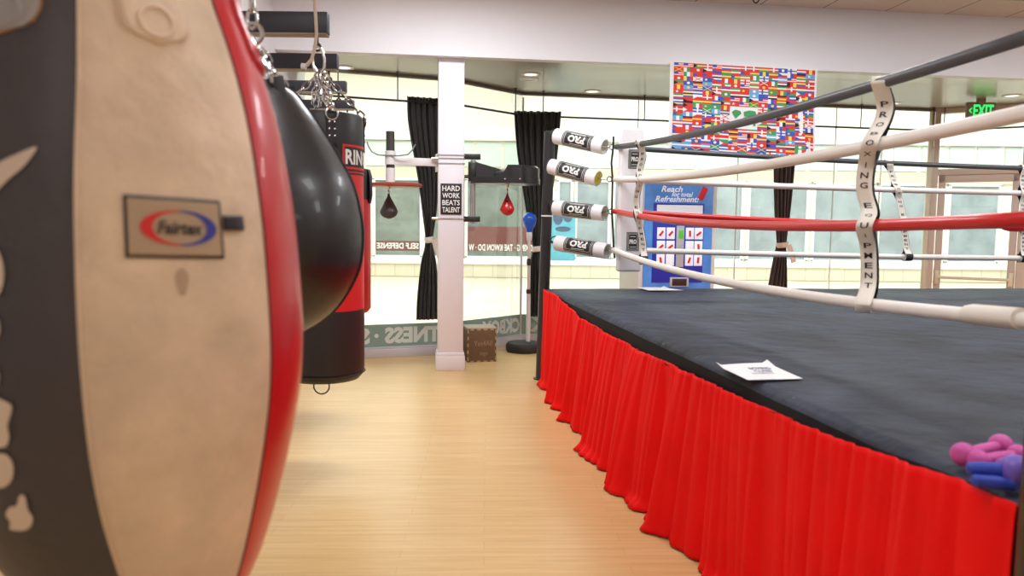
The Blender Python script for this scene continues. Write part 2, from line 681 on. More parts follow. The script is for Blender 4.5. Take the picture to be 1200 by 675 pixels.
# lowered soffit
outer = [PL, P0, P1, P2, P3, P4]
poly = [(fa.x, fa.y + 0.05), (fb.x, fb.y + 0.05)] + [(p.x, p.y) for p in (P4 + Vector((0.4, 0.1, 0)), P4 + Vector((0, 0.1, 0)), P3 + Vector((0, .1, 0)), P2 + Vector((0, .1, 0)), P1 + Vector((0, .1, 0)), P0 + Vector((0, .1, 0)), PL + Vector((0, .1, 0)))]
mb = MB()
mb.prism(poly, 0.12, Matrix.Translation((0, 0, SOF)))
struct('ceiling_soffit', mb, M['soffit'], 'low glossy soffit between bulkhead and shop front')

# column
cM = frame_M(Vector((-0.565, fas(-0.565) + 0.20, 0)), fd, (0, 0, 1)) @ Matrix.Rotation(0, 4, 'X')
CW = 0.228
mb = MB()
mb.box((0, SOF / 2, 0), (CW, SOF, CW), cM, bevel=0.006)
mb.box((0, 0.065, 0), (CW + 0.035, 0.13, CW + 0.035), cM, bevel=0.006)
mb.box((0, 0.145, 0), (CW + 0.022, 0.035, CW + 0.022), cM, bevel=0.008)
struct('column', mb, M['column'], 'square white column with a stepped plinth')
colF = cM @ Vector((0, 0, CW / 2))


# ---- shop front glazing
def glazing(name, a, b, panes, label, texts=None, film=True):
    d = (b - a).normalized()
    Lg = (b - a).length
    g = frame_M(a, d, (0, 0, 1))      # z axis points towards the gym
    mb = MB()
    mb.box((Lg / 2, SOF - 0.015, 0), (Lg, 0.03, 0.05), g, bevel=0.004)
    mb.box((Lg / 2, 0.04, 0), (Lg, 0.08, 0.10), g, bevel=0.004, mi=1)
    mb.box((Lg / 2, 0.09, 0), (Lg, 0.02, 0.06), g, mi=1)
    root = struct(name, mb, [M['frame'], M['base']], label)
    n = len(panes) - 1
    for i in range(n):
        x0, x1 = panes[i] * Lg, panes[i + 1] * Lg
        mb = MB()
        mb.box(((x0 + x1) / 2, (0.1 + SOF - 0.03) / 2, 0), (x1 - x0 - 0.012, SOF - 0.13, 0.012), g)
        mb.build('pane', M['glass'], root)
    if n > 1:
        for i in range(1, n):
            mb = MB()
            mb.box((panes[i] * Lg, (0.1 + SOF - 0.03) / 2, 0), (0.010, SOF - 0.13, 0.014), g)
            mb.build('glazing_joint', M['joint'], root)
    if film:
        mb = MB()
        mb.box((Lg / 2, 0.215, 0.012), (Lg, 0.225, 0.002), g)
        mb.build('frosted_film', M['film'], root)
    for (txt, x, w, h) in texts or []:
        vs, fs = text_geo(txt, w, h, 0.0, bold=0.05, mirror=True)
        mb = MB()
        mb.add([v + Vector((x, 0.215, 0.0165)) for v in vs], fs, 0, False, g)
        mb.build('text_print', M['filmtext'], root)
    return root


LA = (P1 - PL).length


def along(a, b, px):
    """distance along a glazing line at which a pixel column meets it"""
    d = (b - a).normalized()
    r = ray(px, 395)
    nn = Vector((-d.y, d.x, 0))
    k = (a - EYE).dot(nn) / r.dot(nn)
    return (EYE + r * k - a).dot(d)


glazing('window_1', PL, P1, [0, 1], 'shop front pane left of the white column',
        [('FITNESS', along(PL, P1, 491), along(PL, P1, 531) - along(PL, P1, 451), 0.165), ('·', along(PL, P1, 441), 0.045, 0.045), ('SELF', along(PL, P1, 408), 0.42, 0.165)])
glazing('window_2', P1, P2, [0, 1], 'angled shop front pane between column and ring post',
        [('CKBOX', along(P1, P2, 586), along(P1, P2, 608) - along(P1, P2, 564), 0.165)])
mb = MB()
mb.tube([P2 + Vector((0, -0.02, 0.1)), P2 + Vector((0, -0.02, SOF - 0.06))], 0.012, 8)
struct('trim_1', mb, M['joint'], 'pale vertical glass joint at the corner')
glazing('window_3', P2, P3, [0, 0.26, 0.5, 0.74, 0.86, 1], 'long shop front pane behind the boxing ring',
        [('KI', along(P2, P3, 628), along(P2, P3, 640) - along(P2, P3, 616), 0.165)])
# corner mullion
mb = MB()
gD = frame_M(P3, PDIR, (0, 0, 1))
mb.box((-0.045, SOF / 2, 0.0), (0.06, SOF, 0.10), gD, bevel=0.004)
mb.box((0.02, SOF / 2, 0.0), (0.06, SOF, 0.13), gD, bevel=0.004, mi=1)
struct('trim_2', mb, [M['cream'], M['tanframe']], 'cream and tan corner mullion beside the door')
# door bay
mb = MB()
DW, DH = 0.80, 1.985
mb.box((1.7, SOF - 0.03, 0), (3.4, 0.06, 0.10), gD, bevel=0.004)
mb.box((0.055 + DW / 2 + 0.05, DH + 0.03, 0), (DW + 0.2, 0.07, 0.10), gD, bevel=0.004)
mb.box((0.055 + DW + 0.08, SOF / 2, 0), (0.09, SOF, 0.12), gD, bevel=0.004)
door = struct('door_1', mb, M['tanframe'], 'glazed exit door in a tan aluminium frame')
mb = MB()
mb.box((0.055 + DW / 2 + 0.02, (DH + SOF) / 2, 0), (DW, SOF - DH - 0.12, 0.012), gD)
mb.build('transom_pane', M['glass'], door)
mb = MB()
x0, x1 = 0.058, 0.055 + DW + 0.03
mb.box((x0 + 0.04, DH / 2, 0), (0.075, DH, 0.05), gD, bevel=0.004)
mb.box((x1 - 0.04, DH / 2, 0), (0.075, DH, 0.05), gD, bevel=0.004)
mb.box(((x0 + x1) / 2, DH - 0.05, 0), (x1 - x0, 0.09, 0.05), gD, bevel=0.004)
mb.box(((x0 + x1) / 2, 0.13, 0), (x1 - x0, 0.24, 0.05), gD, bevel=0.004)
leaf = mb.build('door_leaf', M['tanframe'], door)
mb = MB()
mb.box(((x0 + x1) / 2, (DH + 0.16) / 2, 0), (x1 - x0 - 0.14, DH - 0.34, 0.01), gD)
mb.build('pane', M['glass'], leaf)
mb = MB()
mb.tube([gD @ Vector((x0 + 0.05, 0.75, 0.08)), gD @ Vector((x1 - 0.05, 0.75, 0.08))], 0.017, 10)
for xx in (x0 + 0.04, x1 - 0.04):
    mb.box((xx, 0.75, 0.05), (0.045, 0.16, 0.06), gD, bevel=0.006)
mb.build('push_bar', M['cream'], leaf)
mb = MB()
mb.box((2.2, SOF / 2, 0.0), (2.3, SOF - 0.1, 0.012), gD)
struct('window_4', mb, M['glass'], 'side light pane beyond the exit door')

# ---- the mall beyond
FW = 19.0
mb = MB()
mb.box((4, 14.0, -0.06), (44, 14.0, 0.1))
struct('floor_mall', mb, M['mallfloor'], 'cream tiled floor of the mall corridor')
MC = 5.3
mb = MB()
mb.box((4, 15.2, MC + 0.05), (44, 12, 0.1))
struct('ceiling_mall', mb, M['mallwhite'], 'white ceiling over the mall corridor')
for nm, xx in (('wall_mall_end', -18), ('wall_mall_east', 26)):
    mb = MB()
    mb.box((xx, 14, MC / 2), (0.2, 14, MC))
    struct(nm, mb, M['mallwhite'], 'white end wall of the mall corridor')
mb = MB()   # outside face of the gym, above the glass
for a, b in zip(outer, outer[1:]):
    d = (b - a).normalized()
    g = frame_M(a, d, (0, 0, 1))
    mb.box(((b - a).length / 2, (SOF + .12 + MC) / 2, -0.12), ((b - a).length, MC - SOF - .12, 0.1), g)
mb.box((-10.1, 7.0, MC / 2), (16.0, 0.1, MC))
mb.box((17.0, 7.4, MC / 2), (18.0, 0.1, MC))
struct('wall_shop_front', mb, M['mallwall'], 'cream mall side wall over the shop front')
mb = MB()
W0, W1 = -17.9, 25.9
wc, wl = (W0 + W1) / 2, W1 - W0
mb.box((wc, FW + 0.15, MC / 2), (wl, 0.2, MC))
wf = struct('wall_far', mb, M['mallwall'], 'cream shop facade across the mall corridor')
mb = MB()
mb.box((wc, FW + 0.01, 0.165), (wl, 0.1, 0.33))
mb.build('wainscot', M['malltile'], wf)
mb = MB()
mb.box((wc, FW - 0.01, 0.40), (wl, 0.16, 0.14), bevel=0.01)
mb.build('window_sill', M['mallwhite'], wf)
mb = MB()
mb.box((wc, FW + 0.01, 2.64), (wl, 0.12, 0.26))
mb.build('beige_band', M['mallbeige'], wf)
mb = MB()
mb.box((wc, FW - 0.02, 3.62), (wl, 0.2, 0.34), bevel=0.01)
mb.build('white_cornice', M['mallwhite'], wf)


def farx(px):
    return at(px, 265, FW).x


far_windows = [(300, 430, 0), (440, 492, 0), (508, 540, 0), (548, 642, 0), (655, 668, 2), (676, 712, 2), (720, 790, 2), (798, 868, 2), (878, 944, 2), (954, 1020, 2), (1030, 1096, 2), (1112, 1168, 2), (1200, 1262, 2), (1270, 1336, 2)]
farwin = []
for i, (a, b, k) in enumerate(far_windows):
    xa, xb = farx(a), farx(b)
    fr = MB()
    t = 0.07
    for (cx, cz, sx, sz) in (((xa + xb) / 2, 0.5, xb - xa + 2 * t, 0.08), ((xa + xb) / 2, 2.48, xb - xa + 2 * t, 0.08), (xa - t / 2, 1.49, t, 2.0), (xb + t / 2, 1.49, t, 2.0)):
        fr.box((cx, FW + 0.02, cz), (sx, 0.12, sz), bevel=0.01)
    w = struct('window_%d' % (i + 5), fr, M['mallwhite'], 'white framed shop window across the mall corridor')
    mb = MB()
    mb.box(((xa + xb) / 2, FW + 0.035, 1.49), (xb - xa, 0.02, 1.94))
    mb.build('pane', M['shopblue'] if k == 2 else M['shop'], w)
    farwin.append((w, xa, xb))
mb = MB()
for k in range(62):
    x = W0 + 0.35 + k * 0.705
    mb.box((x, FW + 0.03, 3.11), (0.62, 0.05, 0.62))
mb.build('transom_panes', M['transom'], wf)
# sign reflections painted on the far panes, lettering mirrored
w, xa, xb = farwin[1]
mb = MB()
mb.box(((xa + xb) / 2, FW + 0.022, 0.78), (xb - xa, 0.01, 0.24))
mb.build('maroon_reflection', M['maroon'], w)
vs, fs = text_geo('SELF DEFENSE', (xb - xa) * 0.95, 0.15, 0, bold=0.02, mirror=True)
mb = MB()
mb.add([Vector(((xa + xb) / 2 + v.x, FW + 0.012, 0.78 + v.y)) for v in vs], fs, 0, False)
mb.build('text_print', M['mallwhite'], w)  # reflected lettering, painted onto the pane
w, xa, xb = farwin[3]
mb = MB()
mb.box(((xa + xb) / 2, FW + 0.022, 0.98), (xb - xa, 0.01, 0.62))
mb.build('maroon_reflection', M['maroon'], w)
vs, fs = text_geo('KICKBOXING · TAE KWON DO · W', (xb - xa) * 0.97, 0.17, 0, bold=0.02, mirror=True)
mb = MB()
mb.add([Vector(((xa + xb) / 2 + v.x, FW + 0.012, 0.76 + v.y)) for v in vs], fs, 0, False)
mb.build('text_print', M['mallwhite'], w)  # lettering of the painted sign reflection

# poster in the far window behind the turnbuckles
pl, pr = farx(645), farx(674)
po = thing('poster', 'teal poster with dark figures in a shop window across the mall', 'poster', ((pl + pr) / 2, FW - 0.07, 0.42))
mb = MB()
mb.box(((pl + pr) / 2, FW - 0.08, 1.2), (pr - pl, 0.02, 1.5))
wpart(po, 'poster_sheet', mb, M['poster'])
mb = MB()
for cx, cz, rx, rz in ((-0.13, 1.55, .13, .2), (.12, 1.6, .13, .18), (.0, 1.25, .2, .07)):
    n = 16
    mb.add([Vector(((pl + pr) / 2 + cx + rx * math.cos(2 * PI * k / n), FW - 0.092, cz + rz * math.sin(2 * PI * k / n))) for k in range(n)], [tuple(range(n))], 0, False)
wpart(po, 'figure_print', mb, M['posterdark'])

# ================================================================== CEILING FITTINGS
for px, py, lab in ((622, 87, 'round recessed downlight above the red speed bag'), (620, 92.5, 'round downlight just below another over the corner curtain'), (694, 107, 'round recessed downlight above the ring turnbuckles'), (403, 79, 'round recessed downlight beside the lowest hanging bag arms'), (1186, 112, 'round recessed downlight beside the exit sign'), (1046, 121, 'round recessed downlight over the far ring strap')):
    p = on_z(px, py, SOF)
    d = thing('downlight', lab, 'light', (p.x, p.y, SOF), 0, 'recessed soffit downlights')
    mb = MB()
    mb.lathe([(0.062, -0.001), (0.064, -0.007), (0.092, -0.007), (0.096, 0.0)], 28, caps=False)
    mb.build('trim_ring', M['whitemetal'], d)
    mb = MB()
    mb.lathe([(0.0, -0.004), (0.062, -0.003)], 24, caps=False)
    mb.build('lamp', M['lamp'] if px != 620 else M['whitemetal'], d)

ex = thing('exit_sign', 'lit green exit sign hanging above the door', 'sign', (0, 0, 0))
pe = at(1149, 130, 8.35)
ex.location = (pe.x, pe.y, pe.z - 0.09)
eM = frame_M(pe, Vector((1, 0.02, 0)), (0, 0, 1))
mb = MB()
mb.box((0, 0, 0), (0.32, 0.185, 0.045), eM, bevel=0.008)
wpart(ex, 'housing', mb, M['exit_body'])
mb = MB()
mb.box((0, (SOF - pe.z + 0.09) / 2, 0), (0.09, SOF - pe.z - 0.09 + 0.001, 0.03), eM)
wpart(ex, 'mount', mb, M['exit_body'])
vs, fs = text_geo('EXIT', 0.225, 0.13, 0.0245, bold=0.025)
mb = MB()
mb.add([v + Vector((0.018, 0, 0)) for v in vs], fs, 0, False, eM)
for sg in (1,):
    c = -0.115
    mb.add([(c - 0.03, 0, .0245), (c - 0.005, 0.028, .0245), (c + 0.008, 0.028, .0245), (c - 0.014, 0, .0245), (c + 0.008, -0.028, .0245), (c - 0.005, -0.028, .0245)], [(0, 3, 2, 1), (0, 5, 4, 3)], 0, False, eM)
wpart(ex, 'text_print', mb, M['exit_green'])

# black cable end poking from the ceiling
pk = on_z(886, -4, CEIL)
mb = MB()
mb.tube([pk + Vector((0.10 * math.cos(t) * 0.35, 0, 0.02 - 0.075 * math.sin(t))) for t in [k * PI / 8 for k in range(9)]], 0.006, 8)
tag(mb.build('cable_loop', M['cord']), 'small black cable loop hanging from the tiled ceiling', 'cable')

# ---- curtain rod
ROD = 2.50


def inset(p, k=0.11):
    return Vector((p.x + 0.02, p.y - k, 0))


rodpts = [inset(PL) + Vector((0.04, 0, ROD)), inset(P0) + Vector((0, 0, ROD)), inset(P1) + Vector((0.02, 0, ROD)), inset(P2, 0.14) + Vector((0, 0, ROD)), inset(P3, 0.12) + Vector((-0.08, 0, ROD))]
rod = thing('curtain_rod', 'thin black curtain rod following the bent shop front', 'curtain rod', rodpts[2])
mb = MB()
for a, b in zip(rodpts, rodpts[1:]):
    mb.tube([a, b], 0.011, 8)
wpart(rod, 'rod', mb, M['blackmetal'])


def rodpoint(i, t):
    return rodpts[i].lerp(rodpts[i + 1], t)


for i, t in ((0, 0.6), (1, 0.35), (1, 0.98), (2, 0.85), (3, 0.04), (3, 0.27), (3, 0.56), (3, 0.8), (3, 0.99)):
    p = rodpoint(i, t)
    mb = MB()
    mb.tube([p, Vector((p.x, p.y, SOF))], 0.006, 6)
    mb.lathe([(0.018, -0.006), (0.018, 0)], 12, M4=Matrix.Translation((p.x, p.y, SOF)))
    wpart(rod, 'hanger', mb, M['blackmetal'])
# door rod
dr0, dr1 = gD @ Vector((0.02, ROD, 0.10)), gD @ Vector((1.3, ROD, 0.10))
mb = MB()
mb.tube([dr0, dr1], 0.011, 8)
for q in (0.05, 0.95):
    p = dr0.lerp(dr1, q)
    mb.tube([p, Vector((p.x, p.y, SOF))], 0.006, 6)
tag(mb.build('curtain_rod', M['blackmetal']), 'short black curtain rod over the exit door', 'curtain rod')


# ---- curtains
def curtain(name, label, c, d, spec, mats, tie_mat, folds, ztie, tie_tail=True, amp=0.03, seed=1):
    """spec: (z, centre offset along the rod, half width) from bottom to top."""
    d = Vector(d).normalized()
    nrm = Vector((d.y, -d.x, 0))
    root = thing(name, label, 'curtain', (c.x, c.y, spec[0][0]))
    zs0, zs1 = spec[0][0], spec[-1][0]
    co = [(z, o) for z, o, h in spec]
    hw = [(z, h) for z, o, h in spec]
    wmax = max(h for z, o, h in spec)

    def fn(u, v):
        z = lerp(zs0, zs1, v)
        h = smooth_curve(hw, z)
        o = smooth_curve(co, z)
        s = 2 * u - 1
        ph = folds * PI * s + 0.9 * math.sin(2.3 * s + seed) + 0.25 * math.sin(z * 2.1 + seed)
        a = amp * (0.55 + 0.45 * min(1, wmax / h * 0.5))
        q = math.sin(ph)
        p = c + d * (o + h * s + 0.25 * a * math.cos(ph * 2)) + nrm * (a * q * (1.0 + 0.3 * math.sin(5 * s + seed)) + 0.05 * (1 - abs(s)) * (1 - h / wmax))
        return Vector((p.x, p.y, z))
    mb = MB()
    mb.grid(fn, folds * 14, 60)
    wpart(root, 'cloth', mb, mats, solid=0.004, angle=180)
    h = smooth_curve(hw, ztie)
    o = smooth_curve(co, ztie)
    mb = MB()
    pts = []
    for k in range(20):
        w = 2 * PI * k / 20
        p = c + d * (o + (h + 0.012) * math.cos(w)) + nrm * (0.025 + (amp + 0.035) * math.sin(w))
        pts.append(Vector((p.x, p.y, ztie + 0.008 * math.cos(w))))
    mb.tube(pts, 0.03, 8, closed=True, flat=0.3)
    if tie_tail:
        p = c + d * (o + h) + nrm * (amp + 0.06)
        mb.tube([Vector((p.x, p.y, ztie)), Vector((p.x, p.y, ztie - 0.08)) + d * 0.03, Vector((p.x, p.y, ztie - 0.2)) + d * 0.07], 0.03, 8, flat=0.3)
    wpart(root, 'tieback', mb, tie_mat)
    k = max(3, folds // 2)
    for i in range(k):
        mb = MB()
        p = c + d * (smooth_curve(co, zs1) + wmax * 0.9 * (2 * (i + 0.5) / k - 1))
        ringlink(mb, (p.x, p.y, ROD), 0.022, 0.004, axis='x')
        wpart(root, 'grommet', mb, M['darkmetal'])
    return root


def mpx(Y):
    return Y / F


c1 = rodpoint(1, 0.78)
cx = lambda px, Y: at(px, 265, Y).x
Yc = c1.y
curtain('curtain', 'black curtain tied back beside the white column', Vector((cx(496, Yc), Yc - 0.02, 0)), rodpts[2] - rodpts[1],
        [(0.37, 0.045, 0.115), (0.6, 0.05, 0.11), (0.95, 0.055, 0.07), (1.10, 0.06, 0.034), (1.2, 0.062, 0.032), (1.4, 0.062, 0.062), (1.8, 0.05, 0.11), (2.3, 0.0, 0.15), (2.55, -0.005, 0.155)],
        M['curtain'], M['tie'], 5, 1.17, amp=0.028)
c2 = rodpts[3]
curtain('curtain', 'wide black curtain gathered in the corner behind the ring post', Vector((cx(628, c2.y), c2.y - 0.05, 0)), (1, 0.05, 0),
        [(0.33, 0.03, 0.12), (0.7, 0.03, 0.115), (0.95, 0.02, 0.075), (1.05, 0.02, 0.05), (1.12, 0.02, 0.052), (1.25, 0.02, 0.09), (1.6, 0.015, 0.15), (2.1, 0.0, 0.22), (2.54, -0.005, 0.255)],
        M['curtain'], M['tie'], 7, 1.07, amp=0.035, seed=2)
tq = 0.56
c3 = rodpoint(3, 0.575)
curtain('curtain', 'brown black curtain hanging below the flag banner', Vector((cx(915, c3.y), c3.y - 0.03, 0)), rodpts[4] - rodpts[3],
        [(0.5, -0.03, 0.125), (0.9, -0.01, 0.08), (1.1, 0.0, 0.048), (1.17, 0.005, 0.046), (1.5, 0.0, 0.085), (1.85, 0.0, 0.11), (2.54, 0.0, 0.14)],
        M['brown'], M['pinktie'], 5, 1.13, amp=0.03, seed=3)

# ================================================================== FLAG BANNER on the bulkhead
tl = at(785, 72, fas(1.47) - 0.03)
tr = at(957, 82, fas(2.87) - 0.03)
bl = at(782, 178, fas(1.45) - 0.02)
brr = at(953, 189, fas(2.82) + 0.02)
fl_root = thing('flag_banner', 'large banner printed with rows of small world flags hung from the bulkhead', 'banner', (bl + brr) / 2)
FC = [(222, 58, 50), (62, 92, 184), (240, 240, 240), (70, 156, 96), (242, 216, 92), (34, 34, 38), (110, 170, 220), (236, 120, 40), (150, 190, 226), (120, 30, 50)]
fm = [mat('flag_colour_%d' % i, c, 0.8) for i, c in enumerate(FC)]
RD, BL, WH, GR, YE, BK, SK, OR, PB, MRN = range(10)


def fpos(u, v, off=0.0):
    a = tl.lerp(tr, u)
    b = bl.lerp(brr, u)
    p = a.lerp(b, v)
    wv = 0.02 * math.sin(5.2 * u + 2.6 * v) * v + 0.012 * math.sin(13 * u - 2 * v) * v
    wv += 0.035 * math.exp(-((u - 0.86 - 0.08 * v) / 0.05) ** 2) * v
    return p + fn * (0.012 + wv + off)


mb = MB()
mb.grid(lambda u, v: fpos(u, v), 150, 80, 2)
rb = MB()


def quad(u0, v0, u1, v1, c, lift=1):
    rb.add([fpos(u0, v0, 0.003 * lift), fpos(u1, v0, 0.003 * lift), fpos(u1, v1, 0.003 * lift), fpos(u0, v1, 0.003 * lift)], [(0, 1, 2, 3)], c, False)


def pol(pts, c, lift=2):
    rb.add([fpos(u, v, 0.003 * lift) for u, v in pts], [tuple(range(len(pts)))], c, False)


NC, NR = 15, 20
U0, U1, V0, V1 = 0.025, 0.985, 0.01, 0.985
rnd = random.Random(11)
HT = [(RD, WH, GR), (BK, RD, YE), (RD, WH, BL), (WH, BL, RD), (GR, WH, OR), (YE, BL, RD), (RD, YE, GR), (BL, WH, RD), (RD, WH, BK), (GR, YE, RD), (BL, YE, BL), (SK, WH, SK), (RD, WH, RD), (RD, YE, RD), (BL, WH, BL), (GR, WH, RD), (WH, GR, RD)]
for r in range(NR):
    for c in range(NC):
        if 6 <= c <= 8 and 9 <= r <= 13:
            continue
        w, h = (U1 - U0) / NC, (V1 - V0) / NR
        u, v = U0 + c * w, V0 + r * h
        k = rnd.choice('hhhhhhvvvddtttqsnxhc')
        a, b, g = rnd.choice(HT)
        if k == 'h':
            for i, q in enumerate((a, b, g)):
                quad(u, v + h * i / 3, u + w, v + h * (i + 1) / 3, q)
            if rnd.random() < .2:
                pol([(u, v), (u + w * .42, v + h * .5), (u, v + h)], rnd.choice((BL, GR, RD, BK)))
        elif k == 'v':
            for i, q in enumerate((a, b, g)):
                quad(u + w * i / 3, v, u + w * (i + 1) / 3, v + h, q)
        elif k in 'ds':
            f = rnd.choice((RD, RD, GR, BL, BL, SK, RD))
            quad(u, v, u + w, v + h, f)
            e = rnd.choice((WH, YE)) if f != WH else rnd.choice((RD, GR))
            if k == 'd':
                pol([(u + w * (.5 + .17 * math.cos(t * PI / 5)), v + h * (.5 + .3 * math.sin(t * PI / 5))) for t in range(10)], e)
            else:
                pol([(u + w * (.35 + (.2 if t % 2 == 0 else .08) * math.sin(t * PI / 5)), v + h * (.5 - (.36 if t % 2 == 0 else .15) * math.cos(t * PI / 5))) for t in range(10)], e)
        elif k in 'cn':
            f = rnd.choice((RD, BL, WH, RD))
            quad(u, v, u + w, v + h, f)
            e = WH if f != WH else rnd.choice((RD, BL))
            x = .36 if k == 'n' else .5
            quad(u + w * (x - .08), v, u + w * (x + .08), v + h, e, 2)
            quad(u, v + h * .38, u + w, v + h * .62, e, 2)
        elif k == 'x':
            f = rnd.choice((BL, GR, RD, WH))
            quad(u, v, u + w, v + h, f)
            e = rnd.choice((WH, YE)) if f != WH else RD
            pol([(u, v), (u + w * .12, v), (u + w, v + h), (u + w * .88, v + h)], e)
            pol([(u + w, v), (u + w * .88, v), (u, v + h), (u + w * .12, v + h)], e)
        elif k == 't':
            quad(u, v, u + w, v + h * .5, a)
            quad(u, v + h * .5, u + w, v + h, g)
            pol([(u, v), (u + w * .45, v + h * .5), (u, v + h)], rnd.choice((BL, BK, WH)))
        else:
            for i in range(5):
                quad(u, v + h * i / 5, u + w, v + h * (i + 1) / 5, (RD, WH)[i % 2])
            quad(u, v, u + w * .45, v + h * .55, BL, 2)
mapw = [[(.08, .25), (.2, .15), (.38, .2), (.42, .32), (.3, .45), (.24, .55), (.16, .42)], [(.28, .58), (.4, .62), (.38, .78), (.32, .92), (.27, .72)], [(.48, .5), (.58, .46), (.66, .58), (.6, .85), (.55, .72)], [(.5, .22), (.7, .15), (.9, .18), (.94, .3), (.84, .48), (.76, .6), (.68, .45), (.52, .42)], [(.84, .72), (.94, .7), (.93, .84), (.85, .83)]]
cu0, cv0 = U0 + 6 * (U1 - U0) / NC, V0 + 9 * (V1 - V0) / NR
cw, ch = 3 * (U1 - U0) / NC, 5 * (V1 - V0) / NR
for pp in mapw:
    pol([(cu0 + cw * x, cv0 + ch * y) for x, y in pp], GR)
flc = wpart(fl_root, 'cloth', mb, fm)
wpart(fl_root, 'flag_print', rb, fm, under=flc)

# ================================================================== BOXING RING
ZC = 0.79
LC = on_z(638, 338, ZC)
NCR = on_z(1196, 589, ZC)
e1 = (NCR - LC)
S = e1.length
e1.normalize()
e2 = Vector((-e1.y, e1.x, 0))
if e2.x < 0:
    e2 = -e2


def ringp(s, t, z):
    p = LC + e1 * s + e2 * t
    return Vector((p.x, p.y, z))


plat = thing('ring_platform', 'raised boxing ring platform with charcoal canvas and red skirt', 'boxing ring', ringp(S / 2, S / 2, 0))
gR = Matrix.Identity(4)
for j in range(3):
    gR[j][0], gR[j][1] = e1[j], e2[j]
gR.translation = ringp(0, 0, 0)
mb = MB()
mb.box((S / 2, S / 2, 0.36), (S - 0.16, S - 0.16, 0.70), gR)
wpart(plat, 'deck', mb, M['deck'])
# canvas with rounded shoulder and hanging edge
drop_pts = [(0.0, 0.012), (0.55, 0.02), (1.0, 0.06), (1.4, 0.09), (2.5, 0.10), (3.2, 0.085), (3.8, 0.075), (4.3, 0.055), (4.55, 0.035), (4.75, 0.016), (S, 0.012)]


def ctop(s, t):
    q = 0.004 * noise.noise(Vector((s * 1.3, t * 1.3, 3))) + 0.0025 * noise.noise(Vector((s * 4, t * 4, 7)))
    return q


mb = MB()
SH = 0.045


def sho(k, drop):
    """shoulder profile k 0..1 -> (outward, down)"""
    if k < 0.5:
        w = k / 0.5 * PI / 2
        rr = min(SH, drop)
        return SH * math.sin(w), rr * (1 - math.cos(w)) * 0.9
    rr = min(SH, drop) * 0.9
    return SH + 0.006 * (k - .5), rr + (drop - rr) * (k - 0.5) / 0.5


NN = 90
rows = [i / NN for i in range(NN + 1)]
insS = S - 2 * SH


def edge_pt(side, q, k):
    # q along the edge 0..1, k shoulder
    a = SH + insS * q
    if side == 'l':
        o, dn = sho(k, smooth_curve(drop_pts, a) + 0.006 * math.sin(a * 9))
        return ringp(a, SH - o - 0.004 * math.sin(a * 5) * k, ZC - dn + ctop(a, SH) * (1 - k))
    o, dn = sho(k, 0.06)
    if side == 'f':
        return ringp(SH - o, a, ZC - dn + ctop(SH, a) * (1 - k))
    if side == 'r':
        return ringp(a, S - SH + o, ZC - dn + ctop(a, S - SH) * (1 - k))
    return ringp(S - SH + o, a, ZC - dn + ctop(S - SH, a) * (1 - k))


mb.grid(lambda u, v: ringp(SH + insS * u, SH + insS * v, ZC + ctop(SH + insS * u, SH + insS * v)), NN, NN)
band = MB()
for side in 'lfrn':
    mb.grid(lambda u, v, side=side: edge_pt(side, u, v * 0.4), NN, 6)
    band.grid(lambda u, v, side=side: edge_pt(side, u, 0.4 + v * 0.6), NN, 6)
# rounded corners
for (cs, ct, a0) in ((SH, SH, PI), (SH, S - SH, PI / 2), (S - SH, S - SH, 0), (S - SH, SH, -PI / 2)):
    def cf(u, v, cs=cs, ct=ct, a0=a0):
        w = a0 + u * PI / 2
        o, dn = sho(v, 0.012 if ct < 1 else 0.06)
        return ringp(cs + o * math.cos(w), ct + o * math.sin(w), ZC - dn + ctop(cs, ct) * (1 - v))
    mb.grid(cf, 6, 10)
wpart(plat, 'canvas', mb, M['canvas'], angle=180, weld=True)
wpart(plat, 'shaded_edge', band, M['edgeshade'], angle=180, weld=True)  # turned-down canvas, coloured near black for the low light on it

# red skirt
flare_pts = [(0, 0.03), (0.6, 0.05), (1.5, 0.06), (2.0, 0.07), (2.45, 0.10), (2.55, 0.12), (2.7, 0.11), (3.2, 0.06), (3.6, 0.03), (4.85, 0.03)]


